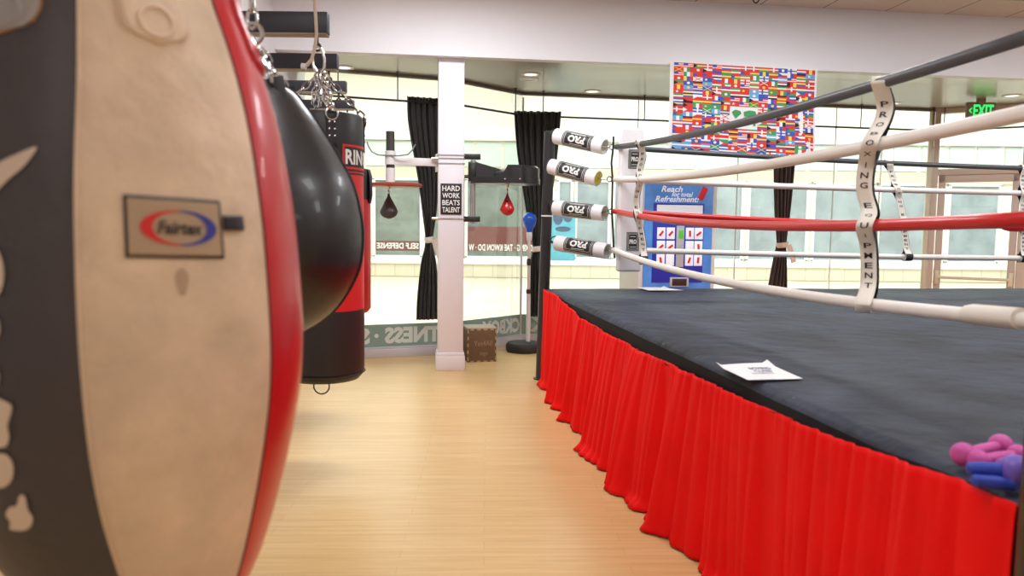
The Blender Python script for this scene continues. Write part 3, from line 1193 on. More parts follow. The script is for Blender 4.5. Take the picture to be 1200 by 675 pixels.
def skirt(side, length, nfold):
    mb = MB()

    def fn(u, v):
        a = u * length
        v2 = v ** 0.8
        if side == 'l':
            ztop = ZC - max(0.004, smooth_curve(drop_pts, min(max(a, 0), S)) - 0.012)
            fl = smooth_curve(flare_pts, a)
        else:
            ztop, fl = ZC - 0.05, 0.04
        z = lerp(ztop, 0.008, v)
        wv = noise.noise(Vector((a * 0.8, 2.0, nfold)))
        lean = 0.10 * v * noise.noise(Vector((a * 1.1, 4.0, nfold)))
        aa = a + lean
        n1 = noise.noise(Vector((aa * 3.2, 0.25 * v, 5.0 + nfold)))
        n2 = noise.noise(Vector((aa * 7.5, 0.35 * v, 8.0 + nfold)))
        n3 = noise.noise(Vector((aa * 19.0, 0.6 * v, 3.0)))
        big = math.sin(aa * 2 * PI / 0.31 + wv * 5.0)
        big = math.copysign(abs(big) ** 0.8, big)
        am = 0.55 + 0.75 * noise.noise(Vector((a * 1.1, 9.0, 1.0)))
        rd = abs(math.sin(aa * PI / 0.185 + wv * 6.0 + 1.1 * n1)) ** 0.6
        rd2 = abs(math.sin(aa * PI / 0.083 + wv * 9.0 + 1.7 * n2)) ** 0.7
        sm = math.sin(a * 2 * PI / 0.055 + 7 * wv + 2 * n2)
        off = 0.012 + fl * v2 + (0.020 * am * big + 0.065 * n1 + 0.035 * n2 + 0.042 * (0.6 + 0.8 * am) * (rd - 0.75)) * (0.25 + 0.75 * v2) + 0.014 * (rd2 - 0.7) * (0.35 + 0.65 * v) + 0.012 * n3 * (0.5 + 0.5 * v) + 0.0035 * sm * math.exp(-v * 4.5)
        if v > 0.94:
            off += 0.02 * (v - 0.94) / 0.06 * (1 + math.sin(a * 7))
        # lap where two cloth panels meet
        if side == 'l' and 2.42 < a < 2.56:
            off += 0.012 * v2
        off = max(off, 0.004)
        return a, off, z
    def place(u, v):
        a, off, z = fn(u, v)
        if side == 'l':
            return ringp(a, -off, z)
        if side == 'f':
            return ringp(-off, a, z)
        if side == 'n':
            return ringp(S + off, a, z)
        return ringp(a, S + off, z)
    mb.grid(place, 760 if side == 'l' else 260, 40)
    return mb


for side in 'lfnr':
    wpart(plat, 'skirt', skirt(side, S, {'l': 1.0, 'f': 2.0, 'n': 3.0, 'r': 4.0}[side]), M['skirt'], angle=180, solid=0.003)


# ---- posts
def ring_post(label, base, top, rad, m, tape=True):
    root = thing('ring_post', label, 'ring post', base, 0, 'boxing ring corner posts')
    mb = MB()
    mb.tube([base, base.lerp(top, 0.5), top], rad, 20)
    wpart(root, 'pipe', mb, m)
    mb = MB()
    mb.lathe([(rad + 0.02, 0.0), (rad + 0.02, 0.01), (rad + .002, 0.014)], 24, M4=Matrix.Translation(base))
    wpart(root, 'base_flange', mb, M['blackmetal'])
    mb = MB()
    up = (top - base).normalized()
    mb.tube([top - up * 0.002, top + up * 0.006], rad + 0.003, 20)
    wpart(root, 'cap', mb, M['darkmetal'])
    if tape:
        c = base.lerp(top, 0.664)
        mb = MB()
        mb.tube([c, c + up * 0.012], rad + 0.0015, 20, caps=False)
        wpart(root, 'tape_band', mb, M['ink'])
    return root


pb = on_z(635.5, 452, 0.0)
pt_ = at(643.5, 150, pb.y)
pt_.z = max(pt_.z, 2.05)
PR = 0.046
pbase = ringp(-0.075, -0.005, 0)
ptop = pbase + Vector((0.045, 0, pt_.z))
ring_post('black ring post at the far corner holding the white turnbuckles', pbase, ptop, PR, M['blackmetal'])
q = at(1226, 640, 1.335)
nbase = Vector((q.x, q.y, 0))
ring_post('dark olive ring post at the near corner beside the dumbbells', nbase, Vector((q.x, q.y, 2.1)), PR, M['olive'], False)
fbase = ringp(-0.08, S + 0.08, 0)
ring_post('black ring post at the far corner by the exit door', fbase, Vector((fbase.x, fbase.y, 2.1)), PR, M['blackmetal'])

# ---- ropes: each rope runs right round the ring
DG = 0.64 / math.sqrt(2)
cLF, cLN, cRF, cRN = (DG, DG), (S - DG, DG), (DG, S - DG), (S - DG, S - DG)
# heights at far-left, near-left, near-right, far-right
ROPES = [
    ('dark grey top rope of the boxing ring', 'rope_dark', 0.0205, (1.932, 1.825, 1.85, 1.847), 0.05, (1.925, 1.86)),
    ('white second rope from the top of the boxing ring', 'rope_white', 0.0235, (1.684, 1.627, 1.64, 1.638), 0.052, (1.70, 1.64)),
    ('red third rope from the top of the boxing ring', 'rope_red', 0.0215, (1.438, 1.346, 1.36, 1.362), 0.06, (1.44, 1.37)),
    ('white lowest rope of the boxing ring near the canvas', 'rope_white', 0.0225, (1.135, 1.078, 1.08, 1.083), 0.068, (1.13, 1.085)),
]
corners = [cLF, cLN, cRN, cRF]


def rope_z(i, side, q):
    """height of rope i along a side: 0 left, 1 near, 2 right, 3 far (q from the far-right to far-left corner)"""
    lab, m, r, z, sag, farz = ROPES[i]
    a, b = z[side], z[(side + 1) % 4]
    sg = sag if side != 3 else (0.02, 0.012, 0.035, 0.012)[i]
    return lerp(a, b, q) - 4 * sg * q * (1 - q)


def rope_p(i, side, q):
    a, b = corners[side], corners[(side + 1) % 4]
    return ringp(lerp(a[0], b[0], q), lerp(a[1], b[1], q), rope_z(i, side, q))


for i, (lab, mm, r, z, sag, farz) in enumerate(ROPES):
    pts = []
    for side in range(4):
        for k in range(24):
            q = 0.012 + 0.976 * k / 23
            pts.append(rope_p(i, side, q))
    root = thing('ring_rope', lab, 'rope', ringp(S / 2, S / 2, z[0] - 0.05), 0, 'boxing ring ropes')
    mb = MB()
    mb.tube(pts, r, 12, closed=True)
    wpart(root, 'rope_sleeve', mb, M[mm], angle=180)
    if i == 3:     # folded pad end on the lowest rope near the near corner
        mb = MB()
        pts2 = [rope_p(3, 0, t) + Vector((0, 0, 0.004)) for t in (0.938, 0.942, 0.96, 0.985)]
        mb.tube(pts2, [0.027, 0.03, 0.03, 0.03], 14, flat=1.15)
        wpart(root, 'end_wrap', mb, M['strap'])
    if i == 2:
        mb = MB()
        pts2 = [rope_p(2, 3, t) + Vector((0, 0, -0.004)) for t in (0.14, 0.125, 0.06, 0.012)]
        mb.tube(pts2, [0.028, 0.042, 0.046, 0.046], 14)
        wpart(root, 'end_wrap', mb, M['rope_red'])


# ---- turnbuckles
def pro_label(mb_bg, mb_ink, fnmap, w, h, flip=False):
    """black printed label w x h with a double white border and PRO"""
    sg = -1 if flip else 1

    def add(mbx, vs, fs, lift):
        mbx.add([fnmap(sg * v[0], sg * v[1], lift) for v in vs], fs, 0, False)

    def rect(mbx, x0, y0, x1, y1, lift):
        nx = max(1, int((x1 - x0) / (w / 16)))
        ny = max(1, int((y1 - y0) / (h / 16)))
        vs = [(lerp(x0, x1, a / nx), lerp(y0, y1, b / ny)) for b in range(ny + 1) for a in range(nx + 1)]
        fs = [(b * (nx + 1) + a, b * (nx + 1) + a + 1, (b + 1) * (nx + 1) + a + 1, (b + 1) * (nx + 1) + a) for b in range(ny) for a in range(nx)]
        add(mbx, vs, fs, lift)
    rect(mb_bg, -w / 2, -h / 2, w / 2, h / 2, 0.0012)
    t = min(w, h) * 0.02
    for ins in (0.06, 0.15):
        x, y = w / 2 - ins * min(w, h), h / 2 - ins * min(w, h)
        for (a, b, c, d) in ((-x, -y, x, -y + t), (-x, y - t, x, y), (-x, -y, -x + t, y), (x - t, -y, x, y)):
            rect(mb_ink, a, b, c, d, 0.0024)
    vs, fs = text_geo('PRO', w * 0.58, min(w, h) * 0.36, 0, bold=0.05)
    add(mb_ink, [(v.x, v.y) for v in vs], fs, 0.0048)
    rect(mb_ink, -w * .26, -h * .30, w * .26, -h * .27, 0.0024)
    rect(mb_ink, -w * .22, h * .25, w * .22, h * .28, 0.0024)


TB = [(652, 159.5, 709, 172, 'topmost white turnbuckle cover on the far ring post', 0),
      (646, 195, 701, 209.5, 'second white turnbuckle cover from the top with yellow foam showing', 1),
      (651, 243.5, 709, 250, 'third white turnbuckle cover from the top beside the red rope', 2),
      (653, 285, 712, 294.5, 'lowest white turnbuckle cover on the far ring post', 3)]
dgd = Vector((e1.x + e2.x, e1.y + e2.y, 0)).normalized()


def diag_at(px, py):
    """point over the corner diagonal seen at a pixel"""
    d = ray(px, py)
    # EYE + d*k on the vertical plane through LC along dgd
    nrm = Vector((-dgd.y, dgd.x, 0))
    k = (LC - EYE).dot(nrm) / d.dot(nrm)
    return EYE + d * k


for (xa, ya, xb, yb, lab, i) in TB:
    a, b = diag_at(xa, ya), diag_at(xb, yb)
    root = thing('turnbuckle_cover', lab, 'turnbuckle', a, 0, 'turnbuckle covers on the far ring post')
    ax = (b - a).normalized()
    ua = Vector((0, 0, 1)) - ax * ax.z
    ua.normalize()
    out = ax.cross(ua)
    if out.y > 0:
        out = -out
    TR = 0.064
    Lt = (b - a).length
    mb = MB()
    n = 28
    vs, fs = [], []
    rows_ = [(0, TR - .012), (0, TR), (Lt * .3, TR * 1.01), (Lt * .7, TR), (Lt, TR * 0.98), (Lt, TR - 0.010), (Lt - 0.08, TR - 0.012)]
    for (x, r_) in rows_:
        for j in range(n):
            w = 2 * PI * j / n
            vs.append(a + ax * x + ua * (r_ * math.cos(w)) + out * (r_ * math.sin(w)))
    for k in range(len(rows_) - 1):
        for j in range(n):
            fs.append((k * n + j, k * n + (j + 1) % n, (k + 1) * n + (j + 1) % n, (k + 1) * n + j))
    mb.add(vs, fs)
    wpart(root, 'vinyl_tube', mb, M['vinyl_white'])
    mb = MB()
    mb.tube([a + ax * 0.004, b - ax * (0.002 if i == 1 else 0.06)], TR - 0.0135, 20)
    wpart(root, 'foam_core', mb, M['foam'])

    def cyl(x, y, lift, a=a, ax=ax, ua=ua, out=out, Lt=Lt):
        ang = y / TR + (0.12 if i != 1 else 0.25) * (1 if i < 3 else 3.4)
        r_ = TR * 1.012 + lift
        return a + ax * (Lt * 0.5 + x) + out * (r_ * math.cos(ang)) + ua * (r_ * math.sin(ang))
    bg, ink = MB(), MB()
    pro_label(bg, ink, cyl, 0.275, 0.15, flip=True)
    lb = wpart(root, 'label_patch', bg, M['label'])
    wpart(root, 'text_print', ink, M['ink'], under=lb)
    # hooks: post side and rope side
    mb = MB()
    pz = a.z + 0.02
    pp = pbase.lerp(ptop, pz / ptop.z)
    ringlink(mb, pp.lerp(a, 0.75) + Vector((0, -0.02, 0.02)), 0.03, 0.005, axis='y')
    ringlink(mb, pp.lerp(a, 0.4) + Vector((0, -0.02, 0.012)), 0.026, 0.005, axis='x')
    mb.tube([pp, a + ax * 0.02], 0.008, 8)
    wpart(root, 'post_shackle', mb, M['darkmetal'])
    mb = MB()
    e = rope_p(i, 0, 0.0)
    mb.tube([b - ax * 0.03, b.lerp(e, 0.55)], 0.008, 8)
    ringlink(mb, b.lerp(e, 0.72), 0.02, 0.005, axis='y')
    wpart(root, 'rope_eye', mb, M['steel'])

# ---- corner pad
cpad = diag_at(733.5, 318)
ctop_ = diag_at(734.5, 151)
padc = ringp(0, 0, 0) + dgd * 0.785
padc.z = 0
zb, zt = cpad.z, ctop_.z
root = thing('corner_pad', 'tall white corner pad with black labels inside the ring ropes', 'corner pad', Vector((padc.x, padc.y, zb)))
fdir = (Vector((0.74, -0.67, 0))).normalized()
fx = Vector((0.985, 0.17, 0))
gP = frame_M(Vector((padc.x, padc.y, 0)), fx, (0, 0, 1))
mb = MB()
mb.box((0.0, (zb + zt) / 2, 0), (0.185, zt - zb, 0.085), gP, bevel=0.018, seg=3)
wpart(root, 'pad_body', mb, M['vinyl_white'])
for py in (187, 283):
    zz = at(736, py, padc.y).z
    bg, ink = MB(), MB()
    pro_label(bg, ink, lambda x, y, l, zz=zz: gP @ Vector((0.016 + x, zz + y, 0.0427 + l)), 0.1, 0.145)
    lb = wpart(root, 'label_patch', bg, M['label'])
    wpart(root, 'text_print', ink, M['ink'], under=lb)
mb = MB()
cpt = [rope_p(i, 0, -0.004) + Vector((-0.01, -0.035, 0)) for i in range(4)]
mb.tube([cpt[0] + Vector((0, 0, 0.08)), cpt[0], cpt[0].lerp(cpt[1], .5) + Vector((-0.012, 0, 0)), cpt[1], cpt[2], cpt[2].lerp(cpt[3], .5) + Vector((.012, 0, 0)), cpt[3] + Vector((.02, 0, 0)), cpt[3] + Vector((0.03, 0, -0.07))], 0.008, 8)
wpart(root, 'lacing_cord', mb, M['cord'])


# ---- printed rope straps
def strap(label, path, lat, outn, width, rope_ids, rope_pts, text='PROBOXING EQUIPMENT', lsize=0.8, loose=0.006):
    """path: list of points top to bottom; ribbon bulges out over each rope"""
    lat = Vector(lat).normalized()
    outn = Vector(outn).normalized()
    root = thing('rope_strap', label, 'strap', path[-1], 0, 'printed straps tying the ring ropes')
    # resample
    zs = [p.z for p in path]
    NS = 90
    zt, zb = path[0].z, path[-1].z
    pz = sorted([(p.z, p) for p in path], key=lambda t: t[0])
    xs = [(z, p.x) for z, p in pz]
    ys = [(z, p.y) for z, p in pz]

    def cen(z, side):
        p = Vector((smooth_curve(xs, z), smooth_curve(ys, z), z))
        bulge = 0
        for (rz, rr) in rope_pts:
            bulge = max(bulge, (rr + loose) * math.exp(-((z - rz) / (rr * 2.0)) ** 2))
        return p + outn * (side * (0.004 + bulge))
    white, black = MB(), MB()

    def fw(u, v, side, wd, sh):
        z = lerp(zt, zb, v)
        return cen(z, side) + lat * (wd * (u - .5) + sh)
    white.grid(lambda u, v: fw(u, v, 1, width, 0), 4, NS)
    # loop over the top and under the bottom rope
    r0, r1 = rope_pts[0], rope_pts[-1]
    for (rz, rr, up) in ((r0[0], r0[1], 1), (r1[0], r1[1], -1)):
        def lp(u, v, rz=rz, rr=rr, up=up):
            w = v * PI
            c = cen(rz, 0)
            return c + outn * ((rr + 0.008) * math.cos(w)) + Vector((0, 0, up * (rr + 0.008) * math.sin(w))) + lat * (width * (u - .5))
        white.grid(lp, 4, 14)
    black.grid(lambda u, v: fw(u, v, -1, width, width * 0.14), 4, NS)
    ww = wpart(root, 'white_webbing', white, M['strap'], solid=0.003, angle=180)
    wpart(root, 'black_backing', black, M['strapblack'], solid=0.003, angle=180)
    ink = MB()
    n = len(text)
    step = (zt - zb - 0.10) / n
    for k, ch in enumerate(text):
        if ch == ' ':
            continue
        z = zt - 0.05 - step * (k + 0.5)
        c0 = cen(z, 1)
        tz = (cen(z + 0.01, 1) - cen(z - 0.01, 1)).normalized()
        vs, fs = text_geo(ch, None if ch == 'I' else width * 0.48, step * 0.62 * lsize, 0, bold=0.015)
        ink.add([c0 + lat * v.x + tz * v.y + outn * 0.0035 for v in vs], fs, 0, False)
    wpart(root, 'text_print', ink, M['letter'], under=ww)
    if loose < 0.03:
        mb = MB()
        c = cen(r1[0], 0)
        mb.tube([c - lat * (width * .55), c + lat * (width * .55)], r1[1] + 0.014, 14, caps=False)
        wpart(root, 'clasp', mb, M['strapblack'])
    return root


# on the near end of the left ropes
def side_q(side, px):
    lo, hi = 0.0, 1.0
    for _ in range(40):
        md = (lo + hi) / 2
        p = rope_p(1, side, md)
        d = p - EYE
        c = CAMROT.transposed() @ d
        x = 600 + F * c.x / -c.z
        if side == 0:
            lo, hi = (md, hi) if x < px else (lo, md)
        else:
            lo, hi = (md, hi) if x > px else (lo, md)
    return (lo + hi) / 2


def strap_on(label, side, px, pixpath, lat, width, zpad=(0.0, 0.0), **k):
    q = side_q(side, px)
    base = [rope_p(i, side, q) for i in range(4)]
    Y = base[1].y
    path = []
    for (x, y) in pixpath:
        path.append(at(x, y, Y))
    path[0].z = base[0].z + zpad[0]
    path[-1].z = base[3].z + zpad[1]
    lat = Vector(lat).normalized()
    outn = lat.cross(Vector((0, 0, 1)))
    if outn.y > 0:
        outn = -outn
    return strap(label, path, lat, outn, width, None, [(b.z, ROPES[i][2]) for i, b in enumerate(base)], **k)


strap_on('big printed white strap on the ropes in front of the canvas', 0, 1023,
         [(1031, 98), (1037, 124), (1034, 140), (1024, 162), (1019, 176), (1013, 206), (1013, 226), (1019, 250), (1014, 266), (1017, 289), (1018, 318), (1017, 338), (1012, 352)],
         (0.88, -0.475, 0), 0.052, loose=0.055, lsize=0.95)
strap_on('twisted white strap on the ropes beside the corner pad', 0, 750,
         [(749, 167), (753, 182), (749, 200), (749, 215), (745, 232), (746, 250), (750, 268), (753, 285), (754, 302)],
         (1, 0.1, 0), 0.045)
strap_on('small slanting white strap on the far side ropes near the door', 3, 1051,
         [(1040, 192), (1045, 205), (1051, 226), (1057, 250), (1060, 275), (1063, 302)],
         e2, 0.058)
strap_on('white strap on the far side ropes in front of the door edge', 3, 1199,
         [(1199, 196), (1198, 215), (1198, 240), (1199, 262), (1199, 285), (1198, 303)],
         e2, 0.058)


# ================================================================== THINGS ON THE CANVAS
def paper(label, corners_px, txt=True):
    pts = [on_z(x, y, ZC + 0.006) for x, y in corners_px]
    root = thing('paper_sheet', label, 'paper', (sum(pts, Vector()) / 4))

    def bil(u, v, l=0.0):
        p = pts[0].lerp(pts[1], u).lerp(pts[3].lerp(pts[2], u), v)
        curl = 0.012 * max(0, (abs(u - .5) * 2 - .8) / .2) * max(0, (0.25 - v) / .25)
        return p + Vector((0, 0, l + 0.003 + curl + 0.002 * math.sin(3 * u + 2 * v)))
    mb = MB()
    mb.grid(lambda u, v: bil(u, v), 20, 20)
    wpart(root, 'sheet', mb, M['paper'], solid=0.0006)
    if txt:
        mb = MB()
        for (t, u, v, w, h) in (('BOXING', .62, .36, .5, .13), ('CLASS', .58, .52, .4, .11), ('PLEASE REMOVE SHOES', .5, .66, .5, .06)):
            vs, fs = text_geo(t, w, h, 0, bold=0.015)
            mb.add([bil(u + q.x * 0.8, v - q.y, 0.0012) for q in vs], fs, 0, False)
        wpart(root, 'text_print', mb, M['paperink'])
    return root


paper('white printed sheet lying on the canvas near the red skirt', [(839, 429), (899, 426), (941, 444), (876, 447)])
paper('blank white sheet on the far edge of the canvas by the corner pad', [(745, 337.2), (778, 337.4), (801, 340.2), (760, 341.0)], False)


def dumbbell(label, pa, pb_, m, hr=0.026, gr=0.012, cap=None, hr2=None):
    pa, pb_ = Vector(pa), Vector(pb_)
    ax = (pb_ - pa).normalized()
    L_ = (pb_ - pa).length
    root = thing('dumbbell', label, 'dumbbell', (pa + pb_) / 2 - Vector((0, 0, hr)), 0, 'small dumbbells on the canvas')
    Mx = frame_M(pa, ax, (0, 0, 1)) @ Matrix.Rotation(PI / 2, 4, 'Y')
    hl = hr * 0.85
    mb = MB()
    mb.lathe([(gr, 0), (gr * 1.12, L_ * .5), (gr, L_)], 16, M4=Mx)
    wpart(root, 'grip', mb, m)
    for c in (0.0, L_):
        mb = MB()
        h_ = hr2 if hr2 and c > 0 else hr
        hl = h_ * 0.85
        prof = [(h_ * math.cos(t) ** 0.7 if abs(t) < PI / 2 - .01 else 0.0, c + hl * math.sin(t)) for t in [(-PI / 2 + PI * k / 14) for k in range(15)]]
        mb.lathe(prof, 20, M4=Mx)
        wpart(root, 'head', mb, cap if cap and c == L_ else m)
    return root


def onc(px, py, up):
    p = on_z(px, py, ZC + 0.006)
    p.z += up
    return p


dumbbell('pink dumbbell with the larger heads, behind the other pink one', onc(1128, 546, 0.026), onc(1172, 535, 0.026), M['pink'])
dumbbell('smaller headed pink dumbbell lying beside the blue ones', onc(1146, 552, 0.023), onc(1192, 545, 0.023), M['pink'], 0.023)
dumbbell('purple dumbbell standing between the pink and blue ones', onc(1177, 560, 0.024), onc(1206, 553, 0.024), M['purple'], 0.019, 0.012)
dumbbell('blue dumbbell with a violet head, behind the other blue one', onc(1139, 566, 0.030), onc(1190, 572, 0.034), M['bluedb'], 0.0145, 0.0145, M['violet'], 0.034)
dumbbell('plain blue dumbbell without violet head, beside the red skirt', onc(1145, 571, 0.0135), onc(1184, 575, 0.0135), M['bluedb'], 0.0135, 0.0125)

# ================================================================== VENDING MACHINE
VY = 7.62
vx0, vx1 = at(746, 300, VY).x, at(841, 300, VY).x
vtop = at(790, 212, VY).z
vw = vx1 - vx0
vd = 0.62
vm = thing('vending_machine', 'blue fronted drinks vending machine standing behind the ring', 'vending machine', ((vx0 + vx1) / 2, VY, 0), R(9.3))
mb = MB()
mb.box((0, vd / 2, vtop / 2), (vw, vd, vtop), bevel=0.012)
mb.build('cabinet', M['vend_white'], vm)
bw = vw * 0.88
mb = MB()
mb.box((0, -0.008, (vtop + 0.12) / 2), (bw, 0.02, vtop - 0.16), bevel=0.006)
mb.build('front_panel', M['vend_blue'], vm)
px2m = vw / 95.0


def vp(px, py):
    """front panel coordinates of a photo pixel"""
    return (px - 793.5) * px2m, vtop - (py - 212) * px2m


def vbox(name, x0, y0, x1, y1, dep, m, bev=0.003):
    a, b = vp(x0, y0), vp(x1, y1)
    mb = MB()
    mb.box(((a[0] + b[0]) / 2, -0.018 - dep / 2, (a[1] + b[1]) / 2), (abs(b[0] - a[0]), dep, abs(a[1] - b[1])), bevel=bev)
    return mb.build(name, m, vm)


vbox('selection_panel', 762, 238, 824, 330, 0.010, M['vend_deep'])
vbox('display_header', 766, 240, 822, 256, 0.014, M['vend_card'])
for cx0 in (767, 778.5, 802, 813):
    for cy0 in (266, 281.5, 297):
        cd_ = vbox('drink_card', cx0, cy0, cx0 + 10, cy0 + 13.5, 0.015, M['vend_card'])
        if (cx0 + cy0) % 2 < 1.2:
            a = vp(cx0 + 5, cy0 + 7)
            mb = MB()
            mb.box((a[0], -0.0345, a[1]), (0.024, 0.003, 0.062), Matrix.Translation((a[0], 0, a[1])) @ Matrix.Rotation(R(-10 + 37 * ((cx0 + cy0) % 1.9)), 4, 'Y') @ Matrix.Translation((-a[0], 0, -a[1])), bevel=0.001)
            mb.build('drink_print', M['vend_red'], cd_)
vbox('coin_panel', 790.5, 264, 800, 312, 0.018, M['vend_grey'])
vbox('button_light', 793, 269, 799, 279, 0.021, M['vend_green'])
vbox('delivery_surround', 784, 324, 807, 335, 0.02, M['vend_grey'])
vbox('delivery_slot', 786.5, 325.5, 804.5, 334, 0.022, M['vend_dark'])
for t, cxp, cyp, w, h in (('Reach', 784, 221.5, 26, 7), ('for total', 797, 227.5, 26, 5.5), ('Refreshment!', 791, 233, 54, 7)):
    a = vp(cxp, cyp)
    vs, fs = text_geo(t, w * px2m, h * px2m, 0, bold=0.02, shear=0.3)
    mb = MB()
    mb.add([Vector((a[0] + v.x, -0.0205, a[1] + v.y)) for v in vs], fs, 0, False)
    mb.build('text_print', M['vend_card'], vm)
a = vp(822, 226)
mb = MB()
mb.lathe([(0.0, -0.07), (0.028, -0.066), (0.033, -0.05), (0.033, 0.05), (0.026, 0.066), (0, 0.068)], 16, M4=Matrix.Translation((a[0], -0.022, a[1])) @ Matrix.Rotation(R(25), 4, 'Y') @ Matrix.Diagonal((1, 0.2, 1, 1)))
mb.build('can_emblem', M['vend_red'], vm)


# ================================================================== FAR LEFT CORNER: speed bags, box, reflex bag
def pear(r, L_, neck=0.25):
    """speed bag profile, top at 0, hanging down L_"""
    pts = []
    for k in range(21):
        t = k / 20
        z = -L_ * (1 - t)
        s = 1 - t      # 0 top .. 1 bottom
        rr = smooth_curve([(0, 0.10), (0.12, 0.18), (0.35, 0.55), (0.6, 0.92), (0.74, 1.0), (0.88, 0.80), (0.96, 0.45), (1.0, 0.0)], s)
        pts.append((r * max(0, rr), z))
    return pts


cLeft = cM @ Vector((-CW / 2, 0, 0))
cRight = cM @ Vector((CW / 2, 0, 0))
SY = 6.62
hub = at(457.5, 217, SY)
rig = thing('speed_bag_platform', 'round red edged speed bag platform on a white arm beside the column', 'speed bag platform', Vector((hub.x, hub.y, hub.z)))
disc = at(462, 217, SY)
mb = MB()
r_ = 32 * SY / F
mb.lathe([(0, -0.014), (r_ - .006, -0.014), (r_, -0.009), (r_, 0.009), (r_ - .006, 0.014), (0, 0.014)], 44, M4=Matrix.Translation(disc))
wpart(rig, 'board', mb, M['wood_red'])
mb = MB()
p0_, p1_ = at(457.5, 154, SY), at(457.5, 214, SY)
p0_.x = p1_.x
mb.tube([p0_, p1_], 5 * SY / F, 16)
wpart(rig, 'post_pipe', mb, M['darkmetal'])
mb = MB()
mb.tube([Vector((p1_.x, p1_.y, at(457, 197, SY).z)), Vector((p1_.x, p1_.y, disc.z + 0.012))], 5.4 * SY / F, 16)
mb.tube([Vector((p1_.x, p1_.y, at(457, 177, SY).z)), Vector((p1_.x, p1_.y, at(457, 193, SY).z))], 6.2 * SY / F, 16)
wpart(rig, 'collar', mb, M['whitemetal'])
mb = MB()
za, zb_ = at(490, 184.5, SY).z, at(490, 193.5, SY).z
ax0 = Vector((p1_.x, SY, (za + zb_) / 2))
ax1 = Vector((cLeft.x + 0.0, cLeft.y, (za + zb_) / 2))
gA = frame_M((ax0 + ax1) / 2, ax1 - ax0, (0, 0, 1))
mb.box((0, 0, 0), ((ax1 - ax0).length, za - zb_, 0.06), gA, bevel=0.004)
mb.box(((ax1 - ax0).length / 2 - 0.006, 0, 0), (0.012, 0.16, 0.14), gA, bevel=0.003)
wpart(rig, 'support_arm', mb, M['whitemetal'])
mb = MB()
mb.tube([at(x, y, SY - 0.05) for x, y in ((430, 166), (432, 172), (436, 178), (443, 181.5), (452, 182), (468, 182.5), (478, 181), (483, 176), (487, 169))], 0.0065, 8)
wpart(rig, 'bag_hook', mb, M['hookgrey'])
mb = MB()
for zz in (at(526, 180, SY - 0.1).z, at(526, 190, SY - 0.1).z):
    a = CW / 2 + 0.006
    pts = [cM @ Vector((x, zz, y)) for x, y in ((-a, -a), (a, -a), (a, a), (-a, a))]
    mb.tube(pts, 0.0045, 6, closed=True)
wpart(rig, 'clamp_wire', mb, M['steel'])

sb = at(455.5, 240, SY)
stop = disc.z - 0.012
sbag = thing('speed_bag', 'dark brown speed bag under the round red edged platform', 'speed bag', (sb.x, sb.y, stop))
Lb = stop - at(455, 257, SY).z
mb = MB()
mb.lathe(pear(10.5 * SY / F, Lb - 0.06), 24, M4=Matrix.Translation((0, 0, -0.06)))
mb.build('bladder', M['leather_dark'], sbag)
mb = MB()
mb.lathe([(0.006, -0.075), (0.011, -0.05), (0.006, -0.03), (0.012, -0.02), (0.02, 0)], 12)
mb.build('swivel', M['steel'], sbag)

# black platform on the other side of the column
BY = 6.72
b_root = thing('speed_bag_platform', 'black speed bag platform with gusset bracket above the wooden jump box', 'speed bag platform', at(592, 214, BY))
mb = MB()
for (ya, yb) in ((180.5, 187), (253.5, 260)):
    za, zb_ = at(550, ya, BY - .02).z, at(550, yb, BY - .02).z
    x0_, x1_ = cRight.x, at(563, 200, BY - .02).x
    mb.box(((x0_ + x1_) / 2, BY - 0.02, (za + zb_) / 2), (x1_ - x0_, 0.07, za - zb_), bevel=0.006)
wpart(b_root, 'mount_bar', mb, M['blackmetal'])
mb = MB()
tA, tB = at(554.5, 188, BY), at(554.5, 262, BY)
tB.x = tA.x
mb.tube([tA, tB], 0.024, 14)
wpart(b_root, 'slide_tube', mb, M['steel'])
mb = MB()
a, b = at(549, 190, BY), at(560, 213, BY)
mb.box(((a.x + b.x) / 2, BY - 0.01, (a.z + b.z) / 2), (b.x - a.x, 0.10, a.z - b.z), bevel=0.008)
kp = at(547, 207, BY)
mb.tube([kp + Vector((0.02, -0.02, 0)), kp + Vector((-0.02, -0.02, 0))], 0.016, 10)
wpart(b_root, 'slide_block', mb, M['blackmetal'])
mb = MB()
dz0, dz1 = at(592, 209, BY).z, at(592, 216, BY).z
dcx = at(603, 212, BY).x
dr = at(633, 212, BY).x - dcx
pts = [(dr * math.cos(w), dr * math.sin(w)) for w in [(-PI / 2 + PI * k / 24) for k in range(25)]]
xl = at(553, 212, BY).x - dcx
pts += [(xl, dr * .7), (xl, -dr * .7)]
mb.prism(pts, dz0 - dz1, Matrix.Translation((dcx, BY + 0.02, dz1)))
wpart(b_root, 'board', mb, M['blackmetal'])
mb = MB()
pts = [(dr * math.cos(w) * 0.97, dr * math.sin(w) * .97) for w in [(2 * PI * k / 40) for k in range(40)]]
hz = at(615, 195, BY).z
vs, fs = [], []
for ring_z, rr in ((dz0, 1.0), (hz - 0.02, 1.0), (hz, 0.9)):
    for x, y in pts:
        vs.append((dcx + x * rr, BY + 0.02 + y * rr, ring_z - (0.05 if x < -dr * .3 and ring_z > dz0 else 0)))
n = len(pts)
for k in range(2):
    for j in range(n):
        fs.append((k * n + j, k * n + (j + 1) % n, (k + 1) * n + (j + 1) % n, (k + 1) * n + j))
fs.append(tuple(2 * n + j for j in range(n)))
mb.add(vs, fs)
wpart(b_root, 'drum', mb, M['blackmetal'])
